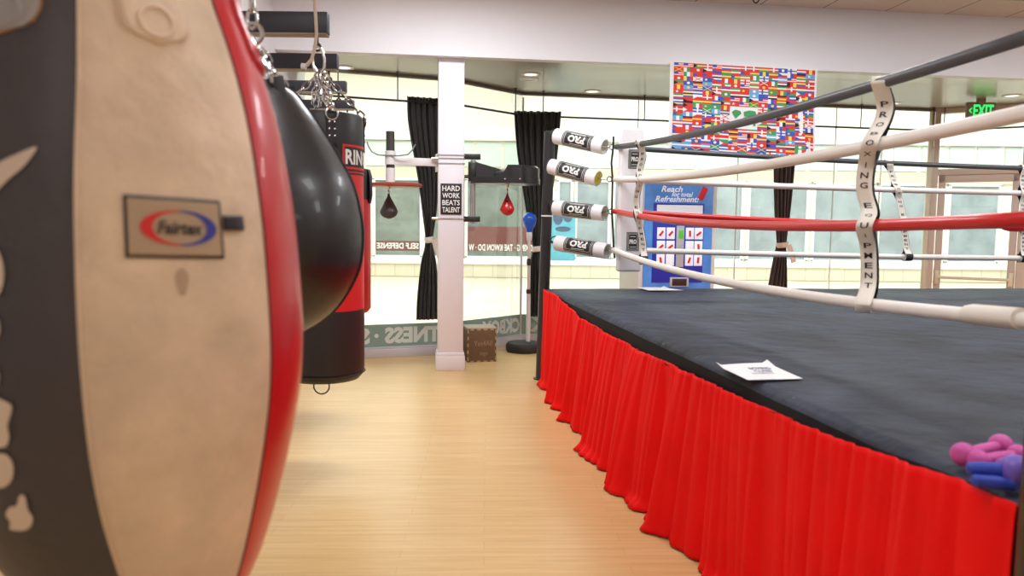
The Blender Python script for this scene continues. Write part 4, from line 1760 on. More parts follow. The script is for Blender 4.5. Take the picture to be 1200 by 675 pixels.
for yy in (-0.11, 0.09):
    mb = MB()
    tri = [(at(560, 0, BY).x, at(560, 191, BY).z), (at(560, 0, BY).x, dz0), (at(604, 0, BY).x, dz0), (at(604, 0, BY).x, at(604, 204, BY).z)]
    vs = [Vector((x, BY + yy, z)) for x, z in tri] + [Vector((x, BY + yy + 0.008, z)) for x, z in tri]
    mb.add(vs, [(0, 1, 2, 3), (7, 6, 5, 4), (0, 4, 5, 1), (1, 5, 6, 2), (2, 6, 7, 3), (3, 7, 4, 0)], 0, False)
    wpart(b_root, 'gusset', mb, M['blackmetal'])
for pxx in (592, 609, 631):
    p = at(pxx, 211.5, BY)
    mb = MB()
    yy = BY + 0.02 - (dr if pxx < 604 else math.sqrt(max(0, dr ** 2 - (p.x - dcx) ** 2)))
    mb.lathe([(0, 0.006), (0.007, 0.004), (0.009, 0)], 10, M4=Matrix.Translation((p.x, min(BY - .15, yy) if pxx < 604 else yy - .002, p.z)) @ Matrix.Rotation(PI / 2, 4, 'X'))
    wpart(b_root, 'bolt', mb, M['steel'])
mb = MB()
for zz in (at(526, 184, BY - .2).z, at(526, 256, BY - .2).z):
    a = CW / 2 + 0.006
    pts = [cM @ Vector((x, zz, y)) for x, y in ((-a, -a), (a, -a), (a, a), (-a, a))]
    mb.tube(pts, 0.0045, 6, closed=True)
    pb2 = cM @ Vector((-a - 0.02, zz, a * .6))
    mb.tube([pb2 - Vector((0.03, 0, 0)), pb2 + Vector((0.03, 0, 0))], 0.014, 8)
wpart(b_root, 'clamp_wire', mb, M['steel'])

rb_ = at(594.5, 240, BY)
rbag = thing('speed_bag', 'red speed bag under the black platform', 'speed bag', (rb_.x, BY - 0.0, dz1))
Lb = dz1 - at(595, 253, BY).z
mb = MB()
mb.lathe(pear(8.6 * BY / F, Lb - 0.075), 24, M4=Matrix.Translation((0, 0, -0.075)))
mb.build('bladder', M['leather_red'], rbag)
mb = MB()
mb.lathe([(0.004, -0.09), (0.009, -0.06), (0.004, -0.04), (0.012, -0.03), (0.02, 0)], 12)
mb.build('swivel', M['steel'], rbag)
mb = MB()
mb.tube([(0, -0.035, -0.115), (0, -0.05, -0.15)], [0.012, 0.008], 8)
mb.build('lacing', M['leather_dark'], rbag)

# sign on the column
sa, sb_ = at(514, 215.5, colF.y), at(538, 251, colF.y)
sgn = thing('wall_sign', 'small black motto sign with white capitals on the white column', 'sign', Vector(((sa.x + sb_.x) / 2, colF.y, sb_.z)))
sgM = frame_M(Vector((cM @ Vector((0, 0, CW / 2 + 0.004)))) * 1.0, fd, (0, 0, 1))
zc = (sa.z + sb_.z) / 2
sw, sh = 24.5 * SY / F, 36 * SY / F
mb = MB()
mb.box((0, zc, 0), (sw, sh, 0.008), sgM, bevel=0.002)
sbd = wpart(sgn, 'sign_board', mb, M['signblack'])
mb = MB()
for k, t in enumerate(('HARD', 'WORK', 'BEATS', 'TALENT')):
    vs, fs = text_geo(t, sw * 0.84, sh * 0.17, 0.0045, bold=0.02)
    mb.add([v + Vector((0, zc + sh * (0.345 - 0.23 * k), 0)) for v in vs], fs, 0, False, sgM)
wpart(sgn, 'text_print', mb, M['ink'], under=sbd)

# plyo box
bp_ = on_z(561, 424.5, 0)
bh = at(561, 384.5, bp_.y).z
bw_, bd_ = 0.285, 0.26
bx = thing('plyo_box', 'dark wooden jump box with finger joints beside the column', 'box', (bp_.x, bp_.y + 0.14, 0), R(13))
mb = MB()
mb.box((0, 0, bh / 2), (bw_, bd_, bh), bevel=0.004)
mb.build('box_body', M['box'], bx)
mb = MB()
mb.box((0, 0, bh - 0.004), (bw_ + 0.004, bd_ + 0.004, 0.012), bevel=0.003)
mb.build('lid', M['boxtop'], bx)
def joint(c, size):
    j = MB()
    j.box(c, size)
    j.build('finger_joint', M['boxlight'], bx)


for sx in (-1, 1):
    for k in range(5):
        joint((sx * (bw_ / 2 - 0.006), -bd_ / 2 - 0.0005, bh * (0.1 + 0.2 * k)), (0.014, 0.006, bh * 0.1))
for k in range(4):
    joint((-bw_ / 2 + bw_ * (0.16 + 0.23 * k), -bd_ / 2 - 0.0005, bh - 0.016), (bw_ * 0.11, 0.006, 0.016))
    joint((-bw_ / 2 + bw_ * (0.16 + 0.23 * k), -bd_ / 2 - 0.0005, 0.008), (bw_ * 0.11, 0.006, 0.012))
    joint((-bw_ / 2 - 0.0005, -bd_ / 2 + bd_ * (0.16 + 0.23 * k), bh - 0.016), (0.006, bd_ * 0.11, 0.016))

mb = MB()
vs, fs = text_geo('Yes4All', bw_ * 0.62, bh * 0.16, 0)
mb.add([Vector((v.x + 0.01, -bd_ / 2 - 0.0015, bh * 0.55 + v.y)) for v in vs], fs, 0, False)
vs, fs = text_geo('logo', bw_ * 0.26, bh * 0.14, 0)
mb.add([Vector((v.x + 0.02, -bd_ / 2 - 0.0015, bh * 0.24 + v.y)) for v in vs], fs, 0, False)
mb.build('text_print', M['boxprint'], bx)

# reflex bag
rp = on_z(614, 412, 0)
rx = thing('reflex_bag_stand', 'free standing reflex bag with blue ball and round black base', 'reflex bag', (rp.x, rp.y + 0.02, 0))
Yr = rp.y + 0.02
brr_ = 21.5 * Yr / F
mb = MB()
mb.lathe([(brr_ * .94, 0), (brr_, 0.02), (brr_, 0.07), (brr_ * .92, 0.095), (brr_ * .3, 0.105), (0.03, 0.108)], 40)
mb.build('base', M['rubber'], rx)
zz = lambda py: at(617, py, Yr).z
dx = at(619.5, 340, Yr).x - rp.x
mb = MB()
mb.lathe([(0.022, 0.09), (0.022, zz(341))], 14, M4=Matrix.Translation((dx, 0, 0)))
mb.lathe([(0.017, zz(341)), (0.017, zz(310))], 14, M4=Matrix.Translation((dx, 0, 0)))
mb.lathe([(0.016, zz(304)), (0.016, zz(281))], 14, M4=Matrix.Translation((dx, 0, 0)))
mb.build('pole', M['whitemetal'], rx)
mb = MB()
mb.lathe([(0.02, zz(311)), (0.025, zz(309)), (0.025, zz(305)), (0.02, zz(303))], 14, M4=Matrix.Translation((dx, 0, 0)))
mb.lathe([(0.025, zz(344)), (0.027, zz(342)), (0.025, zz(339))], 14, M4=Matrix.Translation((dx, 0, 0)))
mb.build('clamp', M['darkmetal'], rx)
mb = MB()
mb.lathe([(0.024, zz(282)), (0.03, zz(277)), (0.03, zz(273)), (0.02, zz(270))], 14, M4=Matrix.Translation((dx, 0, 0)))
mb.build('spring_cover', M['whitemetal'], rx)
mb = MB()
dxb = at(620.5, 260, Yr).x - rp.x
rb2 = 8.3 * Yr / F
z0, z1 = zz(274), zz(248.5)
prof = [(rb2 * smooth_curve([(0, .28), (.2, .5), (.5, .9), (.68, 1.0), (.86, .8), (.96, .4), (1, 0)], k / 20), lerp(z0, z1, k / 20)) for k in range(21)]
mb.lathe(prof, 24, M4=Matrix.Translation((dxb, 0, 0)))
mb.build('ball', M['blue'], rx)

# ================================================================== HANGING BAGS
ARMS = [(385, 28, 4.0, 24), (396, 73, 4.94, 17.5), (406, 102, 5.8, 12.5), (415, 123, 6.62, 10)]
arm_info = []
names = ['black wall arm holding the tall black and red bag', 'second black wall arm down, in front of the soffit edge', 'third black wall arm down behind the chains', 'lowest of the black wall arms, beside the soffit']
for i, (xe, yc, Y, th) in enumerate(ARMS):
    e = at(xe, yc, Y)
    h = th * Y / F
    root = thing('bag_arm', names[i], 'bag arm', (LW, e.y, e.z - h / 2), 0, 'black wall arms that carry hanging bags')
    mb = MB()
    mb.box(((LW + e.x) / 2, e.y, e.z), (e.x - LW, 0.06, h), bevel=0.004)
    mb.box((LW + 0.01, e.y, e.z), (0.02, 0.18, h + 0.14), bevel=0.004)
    wpart(root, 'arm_beam', mb, M['arm'])
    mb = MB()
    mb.box(((LW + e.x) / 2, e.y, e.z - h / 2 - 0.004), (e.x - LW - 0.01, 0.075, 0.008), bevel=0.002)
    wpart(root, 'lower_flange', mb, M['armside'])
    mb = MB()
    mb.tube([(e.x - 0.06, e.y, e.z - h / 2), (e.x - 0.06, e.y, e.z - h / 2 - 0.05)], 0.008, 8)
    ringlink(mb, (e.x - 0.06, e.y, e.z - h / 2 - 0.065), 0.018, 0.006, axis='y')
    wpart(root, 'eye_bolt', mb, M['darkmetal'])
    arm_info.append(Vector((e.x - 0.06, e.y, e.z - h / 2 - 0.075)))

# nearer arms (above the frame) that carry the two front bags
ARM_Z = 2.42


def near_arm(label, x, y):
    root = thing('bag_arm', label, 'bag arm', (LW, y, ARM_Z - 0.055), 0, 'black wall arms that carry hanging bags')
    mb = MB()
    mb.box(((LW + x + 0.08) / 2, y, ARM_Z), (x + 0.08 - LW, 0.06, 0.11), bevel=0.004)
    mb.box((LW + 0.01, y, ARM_Z), (0.02, 0.18, 0.25), bevel=0.004)
    wpart(root, 'arm_beam', mb, M['arm'])
    mb = MB()
    mb.tube([(x, y, ARM_Z - 0.055), (x, y, ARM_Z - 0.10)], 0.008, 8)
    ringlink(mb, (x, y, ARM_Z - 0.115), 0.018, 0.006, axis='y')
    wpart(root, 'eye_bolt', mb, M['darkmetal'])
    return Vector((x, y, ARM_Z - 0.13))


# --- bag 1: big beige, black and red teardrop bag
B1Y = 1.2
b1c = at(138, 390, B1Y)
b1t = at(118, 0, B1Y)
axis1 = (b1t - b1c).normalized()
prof1_px = [(0, 142), (60, 160), (110, 175), (180, 192), (250, 204), (320, 210), (390, 212), (450, 207), (500, 196), (550, 180), (600, 159), (640, 140), (675, 121)]
prof1 = []
for (py, hw) in prof1_px:
    zc_ = at(lerp(118, 138, py / 390), py, B1Y)
    hlen = (zc_ - b1c).length * (1 if py < 390 else -1)
    w_ = hw / F
    prof1.append((hlen, B1Y * w_ / math.sqrt(1 + w_ * w_) * 1.0))
prof1.sort()
low = prof1[0]
prof1 = [(low[0] - 0.135, 0.0), (low[0] - 0.125, 0.05), (low[0] - 0.08, 0.115)] + prof1 + [(prof1[-1][0] + 0.1, 0.19), (prof1[-1][0] + 0.2, 0.14), (prof1[-1][0] + 0.26, 0.085)]
zmin1, zmax1 = prof1[0][0], prof1[-1][0]


def r1(h):
    return max(0.0, smooth_curve(prof1, h))


view1 = Vector((-b1c.x, -b1c.y, 0)).normalized()      # from the bag towards the camera
vang = math.atan2(view1.y, view1.x)
side1 = Vector((-view1.y, view1.x, 0))     # towards the red panel: the filling has sagged to that side
zq = Vector((0, 0, 1)).rotation_difference(axis1).to_matrix().to_4x4()
bag1 = thing('teardrop_bag', 'large teardrop punching bag with beige, charcoal and red panels and an oval logo patch', 'punching bag', b1c + axis1 * zmin1)
gB1 = Matrix.Translation(b1c) @ zq


def surf1(ang, h, lift=0.0):
    """ang: degrees to the right of the line of sight, h: height above the widest point"""
    w = vang + R(ang)
    r = r1(h) + lift
    sag = smooth_curve([(-0.55, 0.040), (-0.40, 0.030), (-0.2, 0.009), (0.0, 0.003), (0.2, 0.004), (0.4, 0.009), (0.7, 0.0)], h)
    return gB1 @ Vector((r * math.cos(w) + sag * side1.x, r * math.sin(w) + sag * side1.y, h))


SEAMS = [-76.0, -9.0, 45.5, 104.0, 164.0, 224.0, 284.0]
pm = ['bagblack', 'beige', 'bagred', 'bagblack', 'beige', 'bagred']
pl_ = ['charcoal leather panel with pale brush print', 'beige leather panel with a logo patch', 'glossy red leather panel', 'charcoal leather panel on the far side', 'beige leather panel on the far side', 'red leather panel on the far side']
hs = [zmin1 + (zmax1 - zmin1) * (k / 60) for k in range(61)]
for k in range(6):
    a0, a1 = SEAMS[k], SEAMS[k + 1]

    def pf(u, v, a0=a0, a1=a1):
        h = lerp(zmin1, zmax1, v)
        h = zmin1 + (zmax1 - zmin1) * (1 - math.cos(v * PI / 2)) if v < 0.3 else h
        edge = 0.004 * (1 - (abs(2 * u - 1)) ** 8)     # panels puff out between the seams
        return surf1(lerp(a0, a1, u), lerp(zmin1, zmax1, v), edge * min(1, r1(lerp(zmin1, zmax1, v)) / .1))
    mb = MB()
    mb.grid(pf, 20, 70)
    o = wpart(bag1, 'panel', mb, M[pm[k]], angle=180)
    o['label'] = pl_[k]
    if k == 0:
        black_panel = o
    if k == 1:
        beige_panel = o
    mb = MB()
    mb.tube([surf1(a1, h, 0.001) for h in hs[1:]], 0.0026 if k != 1 else 0.0022, 6)
    wpart(bag1, 'piping', mb, M['beige'] if k == 0 else M['seam'] if k in (1, 2) else M['bagblack'])


def hpx(py):
    return (at(lerp(118, 138, py / 390), py, B1Y) - b1c).dot(axis1)


def hsf(py):
    """height of the bag's front surface (nearer than its axis) seen at a pixel row"""
    return hpx(262 + (py - 262) / 1.25)


def angpx(px, h):
    """bag angle whose surface lies at a pixel column at this height"""
    lo, hi = -80.0, 80.0
    for _ in range(30):
        md = (lo + hi) / 2
        d = surf1(md, h) - EYE
        c = CAMROT.transposed() @ d
        x = 600 + F * c.x / -c.z
        lo, hi = (md, hi) if x < px else (lo, md)
    return (lo + hi) / 2


# hanging tabs sewn to the panels
for (ac, m) in ((15, 'beige'), (-32, 'tabgrey'), (75, 'bagred'), (134, 'bagblack'), (194, 'beige'), (254, 'bagred')):
    hb, ht = hsf(36), zmax1 - 0.05

    def tabf(u, v, inset_=0.0, lift=0.006, ac=ac):
        h = lerp(hb + inset_, ht, v)
        half = 11.5 - inset_ * 120
        rd = 0.035 - inset_
        dh = h - (hb + inset_)
        k_ = math.sqrt(max(0.0, 1 - ((rd - dh) / rd) ** 2)) if dh < rd else 1
        return surf1(ac + half * (2 * u - 1) * max(0.05, k_), h, lift)
    mb = MB()
    mb.grid(tabf, 10, 40)
    t_ = wpart(bag1, 'hanging_tab', mb, M[m], solid=0.006, angle=60)
    mb = MB()
    pts = [tabf(0.0, v) for v in [1 - k / 20 for k in range(21)]] + [tabf(1.0, v) for v in [k / 20 for k in range(21)]]
    mb.tube(pts, 0.0028, 6)
    wpart(bag1, 'tab_binding', mb, M['tabbrown'] if ac == -32 else M[m], under=t_)
    mb = MB()
    c_ = surf1(ac, hsf(8), 0.012)
    mb.tube([surf1(ac + 5.5 * math.cos(q), hsf(8) + 0.022 * math.sin(q), 0.009) for q in [2 * PI * k / 16 for k in range(16)]], 0.0035, 6, closed=True)
    wpart(bag1, 'rivet_ring', mb, M[m], under=t_)

# logo patch
lp0, lp1 = hsf(306), hsf(232)
hm = (lp0 + lp1) / 2
la, lb_ = angpx(145, hm), angpx(257, hm)


def lmap(x, y, lift):
    """x, y in -1..1 over the patch"""
    a_ = lerp(la, lb_, (x + 1) / 2)
    return surf1(a_, lerp(lp0, lp1, (y + 1) / 2) - 0.003 * x, 0.006 + lift)


mb = MB()
mb.grid(lambda u, v: lmap(2 * u - 1, 2 * v - 1, 0), 14, 10)
pe_ = wpart(bag1, 'logo_patch', mb, M['patchedge'], solid=0.002)
mb = MB()
mb.grid(lambda u, v: lmap((2 * u - 1) * .93, (2 * v - 1) * .89, 0.0018), 14, 10)
wpart(bag1, 'patch_field', mb, M['patch'], under=pe_)
for (m, s0, s1) in (('logored', 0.5, 1.5), ('logoblue', -0.5, 0.5)):
    mb = MB()
    n = 24
    vs, fs = [], []
    for k in range(n + 1):
        w = lerp(s0, s1, k / n) * PI
        thick = 0.10 + 0.20 * abs(math.cos(w)) ** 1.5
        for rr in (1.0, 1.0 - thick):
            vs.append(lmap(0.06 + 0.78 * rr * math.cos(w), 0.58 * (rr if rr == 1 else rr * 1.02) * math.sin(w), 0.003))
    for k in range(n):
        fs.append((2 * k, 2 * k + 1, 2 * k + 3, 2 * k + 2))
    mb.add(vs, fs, 0, False)
    wpart(bag1, 'emblem_ring', mb, M[m], under=pe_)
vs, fs = text_geo('Fairtex', 0.92, 0.44, 0, bold=0.03, shear=0.25)
mb = MB()
mb.add([lmap(0.06 + v.x, v.y, 0.0038) for v in vs], fs, 0, False)
wpart(bag1, 'text_print', mb, M['patchedge'], under=pe_)
# size tag beside the patch and a worn spot
mb = MB()
ta, tb = angpx(258, hsf(263)), angpx(281, hsf(263))
mb.grid(lambda u, v: surf1(lerp(ta, tb, u), lerp(hsf(273), hsf(254), v), 0.007 + 0.006 * math.sin(u * PI)), 8, 4)
wpart(bag1, 'side_tag', mb, M['signblack'], solid=0.002)
mb = MB()
spot = []
for k in range(14):
    w = 2 * PI * k / 14
    spot.append(surf1(angpx(212, hsf(335)) + 1.7 * math.cos(w) * (1 + .2 * math.sin(3 * w)), hsf(335) + 0.019 * math.sin(w), 0.0046))
mb.add(spot, [tuple(range(14))], 0, False)
wpart(bag1, 'worn_spot', mb, mat('worn_leather', (176, 148, 124), 0.6), under=beige_panel)
# brush print on the charcoal panel


def blob3(pix):
    for _ in range(2):      # round the corners of the outline
        q_ = []
        for (x0, y0), (x1, y1) in zip(pix, pix[1:] + pix[:1]):
            q_ += [(x0 * .75 + x1 * .25, y0 * .75 + y1 * .25), (x0 * .25 + x1 * .75, y0 * .25 + y1 * .75)]
        pix = q_
    # the outline, fanned about its centre so that it follows the curve of the bag
    cx_ = sum(p[0] for p in pix) / len(pix)
    cy_ = sum(p[1] for p in pix) / len(pix)
    vs, fs = [], []
    n = len(pix)
    for t in (1.0, 0.66, 0.33):
        for x, y in pix:
            xx, yy = cx_ + (x - cx_) * t, cy_ + (y - cy_) * t
            h = hsf(yy)
            vs.append(surf1(angpx(xx, h), h, 0.0068))
    h = hsf(cy_)
    vs.append(surf1(angpx(cx_, h), h, 0.0068))
    for k in range(2):
        for j in range(n):
            fs.append((k * n + j, k * n + (j + 1) % n, (k + 1) * n + (j + 1) % n, (k + 1) * n + j))
    for j in range(n):
        fs.append((2 * n + j, 2 * n + (j + 1) % n, 3 * n))
    bm_ = MB()
    bm_.add(vs, fs, 0, False)
    wpart(bag1, 'brush_print', bm_, M['brush'], under=black_panel)


blob3([(-16, 205), (5, 192), (25, 183), (50, 172), (38, 190), (30, 200), (12, 214), (-6, 234), (-18, 240)])
blob3([(-16, 280), (-2, 284), (8, 305), (9, 330), (0, 348), (-16, 350)])
blob3([(-14, 362), (2, 366), (5, 384), (-2, 396), (-14, 392)])
blob3([(-14, 420), (2, 424), (4, 440), (-4, 450), (-14, 446)])
blob3([(-10, 452), (6, 460), (19, 466), (16, 480), (12, 490), (16, 505), (10, 518), (-4, 514), (-12, 490)])
blob3([(-8, 526), (10, 522), (20, 534), (20, 554), (10, 568), (-6, 566), (-10, 545)])
blob3([(26, 575), (34, 576), (36, 596), (43, 604), (41, 618), (32, 625), (14, 624), (18, 612), (10, 604), (16, 590), (24, 592)])
anchor = near_arm('black wall arm above the teardrop bag with the logo patch', b1c.x + axis1.x * 1.1, b1c.y)
mb = MB()
topc = gB1 @ Vector((0, 0, zmax1 + 0.10))
for k in range(6):
    chain(mb, surf1(21 + 60 * k, zmax1 - 0.06, 0.01), topc)
chain(mb, topc, anchor)
wpart(bag1, 'chain', mb, M['steel'])
mb = MB()
mb.lathe([(0.0, zmax1 - 0.002), (0.086, zmax1 - 0.002), (0.086, zmax1 + 0.012), (0, zmax1 + 0.02)], 24, M4=gB1)
wpart(bag1, 'top_cap', mb, M['bagblack'])

# --- bag 2: round black bag
B2Y = 2.0
p2 = [(95, 24), (101, 36), (110, 49), (124, 60), (139, 71), (166, 88), (190, 102), (213, 114), (237, 121), (270, 126), (302, 124), (322, 118), (351, 101), (371, 82), (389, 52), (398, 25), (401, 0)]
c2x = at(300, 265, B2Y).x
prof2 = []
for py, hw in p2:
    z = at(300, py, B2Y).z
    w_ = hw / F
    prof2.append((z, B2Y * w_ / math.sqrt(1 + w_ * w_)))
prof2.sort()
bag2 = thing('uppercut_bag', 'round glossy black punching bag hanging behind the teardrop bag', 'punching bag', (c2x, B2Y, prof2[0][0]))
zz0 = prof2[0][0]
pp2 = []
for k in range(61):
    z = lerp(prof2[0][0], prof2[-1][0], 1 - math.cos(k / 60 * PI / 2) if k < 12 else k / 60)
    pp2.append(z)
pp2 = sorted(set([lerp(prof2[0][0], prof2[-1][0], k / 70) for k in range(71)]))
mb = MB()
mb.lathe([(max(0, smooth_curve(prof2, z)), z - zz0) for z in pp2], 56)
mb.build('body', M['vinyl_black'], bag2, angle=180)


def r2(z):
    return smooth_curve(prof2, z)


for k in range(6):
    w = R(-90 + 30 + 60 * k)
    mb = MB()
    mb.tube([((r2(z) + 0.001) * math.cos(w), (r2(z) + .001) * math.sin(w), z - zz0) for z in pp2[3:-1]], 0.0035, 6)
    mb.build('seam', M['mattblack'], bag2)
ztop2 = prof2[-1][0]
apex = at(299, 45, B2Y)
apex.x = c2x
tabsz = at(300, 112, B2Y).z
ch = MB()
for k in range(4):
    w = R(-90 + 50 + 90 * k)
    rr = r2(tabsz)
    mb = MB()
    mb.tube([((rr + 0.006) * math.cos(w), (rr + 0.006) * math.sin(w), tabsz - zz0 - 0.09), ((rr * .96 + 0.006) * math.cos(w), (rr * .96 + 0.006) * math.sin(w), tabsz - zz0 - 0.02), ((rr * .80 + 0.006) * math.cos(w), (rr * .80 + 0.006) * math.sin(w), tabsz - zz0 + 0.035)], 0.022, 8, flat=0.3)
    mb.build('hanging_tab', M['mattblack'], bag2)
    q0 = Vector((c2x + (rr * .82) * math.cos(w), B2Y + (rr * .82) * math.sin(w), tabsz + 0.03))
    chain(ch, q0, apex, 0.05, 0.0048)
    ringlink(ch, q0, 0.02, 0.005, axis='x')
ringlink(ch, apex + Vector((0, 0, 0.012)), 0.026, 0.006, axis='y')
anc2 = near_arm('black wall arm over the round black bag', c2x, B2Y + 0.0)
chain(ch, apex + Vector((0, 0, 0.03)), anc2, 0.055, 0.0048)
wpart(bag2, 'chain', ch, M['steel'])

# --- bag 3: tall black and red heavy bag
B3Y = 4.0
c3 = at(379, 265, B3Y)
z3t, z3b = at(379, 135, B3Y).z, at(379, 446, B3Y).z
R3 = 46.5 * B3Y / F
R3 = R3 / math.sqrt(1 + (46.5 / F) ** 2)
bag3 = thing('heavy_bag', 'tall black heavy bag with a red band and white lettering', 'punching bag', (c3.x, B3Y, z3b))
zr = lambda py: at(379, py, B3Y).z - z3b
H3 = z3t - z3b
red0, red1 = zr(361), zr(206)
mb = MB()
mb.lathe([(0, 0.0), (R3 * .55, 0.004), (R3 * .86, 0.018), (R3 * .97, 0.045), (R3, 0.08), (R3 * 1.005, red0 * .6), (R3, red0)], 48, caps=False)
o = mb.build('lower_shell', M['mattblack'], bag3)
mb = MB()
mb.lathe([(R3, red0), (R3 * 1.005, (red0 + red1) / 2), (R3, red1)], 48, caps=False)
o = mb.build('red_band', M['vred'], bag3)
mb = MB()
mb.lathe([(R3, red1), (R3 * 1.004, (red1 + H3) / 2), (R3, H3 - 0.025), (R3 * .965, H3 - 0.006), (R3 * .9, H3), (0, H3)], 48, caps=False)
mb.build('upper_shell', M['mattblack'], bag3)
v3 = math.atan2(-B3Y, -c3.x)


def s3(ang, z, lift):
    w = v3 + R(ang)
    return Vector(((R3 * 1.004 + lift) * math.cos(w), (R3 * 1.004 + lift) * math.sin(w), z))


TA0, TA1 = 27.0, 135.0
zt0, zt1 = zr(200), zr(172)


def bandrect(mbx, a0, a1, z0, z1, lift, n=24):
    vs = [s3(lerp(a0, a1, k / n), z, lift) for z in (z0, z1) for k in range(n + 1)]
    mbx.add(vs, [(k, k + 1, n + 2 + k, n + 1 + k) for k in range(n)], 0, True)


mb = MB()
bandrect(mb, TA0, TA1, zt0, zt0 + 0.012, 0.002)
bandrect(mb, TA0, TA1, zt1 - 0.012, zt1, 0.002)
bandrect(mb, TA0, TA0 + 3.2, zt0, zt1, 0.002, 3)
bandrect(mb, TA1 - 3.2, TA1, zt0, zt1, 0.002, 3)
bandrect(mb, -80, 150, zr(204), zr(202.5), 0.002, 50)
mb.build('red_border', M['vred'], bag3)
vs, fs = text_geo('RINGSIDE', 0.92, 0.62, 0, bold=0.03)
mb = MB()
mb.add([s3(lerp(TA0, TA1, 0.5 + v.x), (zt0 + zt1) / 2 + v.y * (zt1 - zt0), 0.003) for v in vs], fs, 0, False)
mb.build('text_print', M['ink'], bag3)
apex3 = arm_info[0]
ch = MB()
apx = at(377, 84, B3Y)
for k in range(4):
    w = v3 + R(12 + 90 * k)
    tb_ = MB()
    for (lo_, hi_) in ((H3 - 0.19, H3 + 0.0),):
        tb_.grid(lambda u, v, w=w: Vector(((R3 + 0.006) * math.cos(w + (u - .5) * .24), (R3 + 0.006) * math.sin(w + (u - .5) * .24), lerp(H3 - 0.19, H3 - 0.005, v))), 5, 6)
    tbo = tb_.build('hanging_tab', M['signblack'], bag3, solid=0.006)
    rv = MB()
    for dz in (0.05, 0.085, 0.12):
        for da in (-0.06, 0.06):
            rv.lathe([(0.007, 0), (0.005, 0.004), (0, 0.005)], 8, M4=Matrix.Translation(((R3 + .009) * math.cos(w + da), (R3 + .009) * math.sin(w + da), H3 - dz - .01)) @ Matrix.Rotation(w, 4, 'Z') @ Matrix.Rotation(PI / 2, 4, 'Y'))
    rv.build('rivet', M['steel'], tbo)
    q0 = Vector(((R3 + .012) * math.cos(w), (R3 + .012) * math.sin(w), H3 - 0.01))
    dr_ = MB()
    ringlink(dr_, q0 + Vector((0, 0, -0.01)), 0.03, 0.0055, axis='y', M4=Matrix.Rotation(w + PI / 2, 4, 'Z'))
    dr_.build('hanging_ring', M['steel'], tbo)
    chain(ch, Vector((c3.x, B3Y, z3b)) + q0 + Vector((0, 0, 0.01)), apx, 0.055, 0.0052)
    # slack tails of spare chain
    q1 = apx.lerp(Vector((c3.x, B3Y, z3b)) + q0, 0.55)
    chain(ch, apx + Vector((0.02 * math.cos(w), 0.02 * math.sin(w), -0.01)), apx + Vector((0.05 * math.cos(w), 0.05 * math.sin(w), -0.17)), 0.05, 0.005)
wpart(bag3, 'chain', ch, M['steel'])
mb = MB()
hk0 = arm_info[0]
n_ = 12
loop = [Vector((hk0.x + 0.0 + (apx.x - hk0.x) * (0.5 - 0.5 * math.cos(2 * PI * k / n_)) * 0.5 + 0.032 * math.sin(2 * PI * k / n_), B3Y, lerp(hk0.z + 0.015, apx.z - 0.01, 0.5 - 0.5 * math.cos(2 * PI * k / n_)))) for k in range(n_)]
mb.tube(loop, 0.008, 8, closed=True)
wpart(bag3, 'carabiner', mb, M['steel'])
mb = MB()
ringlink(mb, (0.0, -R3 * 0.35, -0.015), 0.042, 0.004, axis='y', sx=1.0)
mb.build('bottom_ring', M['darkmetal'], bag3)
mb = MB()
pts = [(R3 * 1.004 * math.cos(v3 + R(a)), R3 * 1.004 * math.sin(v3 + R(a)), 0.055) for a in range(0, 360, 8)]
mb.tube(pts, 0.004, 6, closed=True)
mb.build('bottom_seam', M['signblack'], bag3)

# --- bag 4: red bag behind
B4Y = 4.94
c4 = at(398, 265, B4Y)
R4 = 35.5 * B4Y / F
z4t, z4b = at(398, 198, B4Y).z, at(398, 366, B4Y).z
bag4 = thing('heavy_bag', 'red heavy bag mostly hidden behind the tall black bag', 'punching bag', (c4.x, B4Y, z4b))
H4 = z4t - z4b
mb = MB()
mb.lathe([(0, 0.0), (R4 * .9, 0.004), (R4, 0.03), (R4 * 1.006, H4 / 2), (R4, H4 - 0.2)], 40, caps=False)
mb.build('shell', mat('deep_red_vinyl', (176, 26, 38), 0.4), bag4)
mb = MB()
mb.lathe([(R4 * 1.004, H4 - 0.2), (R4, H4 - 0.02), (R4 * .94, H4), (0, H4)], 40, caps=False)
mb.build('top_collar', M['mattblack'], bag4)
mb = MB()
mb.tube([(R4 * 1.0, -0.02, H4 - 0.22), (R4 * 1.06, -0.03, H4 - 0.17), (R4 * 1.04, -0.03, H4 - 0.05), (R4 * .98, -0.02, H4 - 0.01)], 0.012, 8, flat=2.0)
mb.build('side_strap', M['arm'], bag4)
ch = MB()
a4 = arm_info[1]
for k in range(4):
    w = R(45 + 90 * k)
    chain(ch, Vector((c4.x + R4 * .9 * math.cos(w), B4Y + R4 * .9 * math.sin(w), z4t)), Vector((a4.x, a4.y, a4.z - 0.12)), 0.055, 0.005)
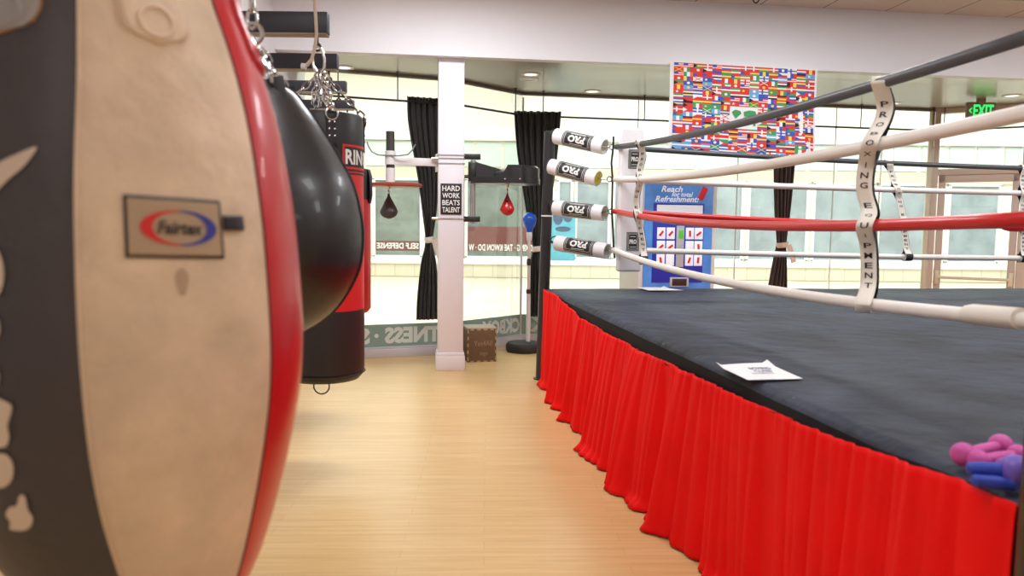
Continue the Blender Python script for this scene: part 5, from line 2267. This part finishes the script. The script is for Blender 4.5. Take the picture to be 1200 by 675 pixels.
chain(ch, Vector((a4.x, a4.y, a4.z - 0.12)), Vector((a4.x, a4.y, a4.z + 0.01)), 0.055, 0.005)
wpart(bag4, 'chain', ch, M['steel'])

# --- tan rope looped over the first arm
RY = 3.93
pts = [at(x, y, RY) for x, y in ((368, -40), (368.5, 0), (370, 20), (371, 40), (369, 56), (365, 70), (360, 76), (356, 78))]
pts[0].z = CEIL
rope_t = thing('hanging_rope', 'thin tan rope hanging past the end of the topmost arm', 'rope', pts[-1])
mb = MB()
mb.tube(pts, [0.009, 0.009, 0.009, 0.009, 0.009, 0.0095, 0.011, 0.011], 10)
wpart(rope_t, 'cord', mb, M['rope_tan'])
mb = MB()
mb.tube([pts[-1] + Vector((0.012, 0, 0)), pts[-1] + Vector((-0.012, 0, 0.002))], 0.016, 10)
wpart(rope_t, 'taped_end', mb, M['whitemetal'])

# ================================================================== LIGHT
def area(name, loc, sx, sy, power, colr, rot=(0, 0, 0)):
    l = bpy.data.lights.new(name, 'AREA')
    l.shape = 'RECTANGLE'
    l.size, l.size_y = sx, sy
    l.energy = power
    l.color = colr
    o = bpy.data.objects.new(name, l)
    o.location = loc
    o.rotation_euler = rot
    col.objects.link(o)
    return o


for x in (-0.4, 2.4, 5.2):
    for y, pw in ((-1.4, 19), (1.6, 38), (5.2, 58)):
        area('ceiling_panel_lamp', (x, y, CEIL - 0.02), 1.2, 0.6, pw, (0.955, 0.975, 1.0))
for x in (-9, -3, 3, 9, 15):
    for y in (11.2, 15.6):
        area('mall_ceiling_lamp', (x, y, MC - 0.02), 4.2, 2.6, 195 if x < 0 else 235, (1.0, 0.99, 0.965) if x < 0 else (0.93, 0.975, 1.0))

w = bpy.data.worlds.new('world')
sc.world = w
w.use_nodes = True
w.node_tree.nodes['Background'].inputs[0].default_value = (0.9, 0.95, 1, 1)
w.node_tree.nodes['Background'].inputs[1].default_value = 0.3

sc.view_settings.view_transform = 'Standard'
sc.view_settings.look = 'None'
sc.view_settings.gamma = 1
sc.view_settings.use_curve_mapping = False
sc.view_settings.exposure = 0.0
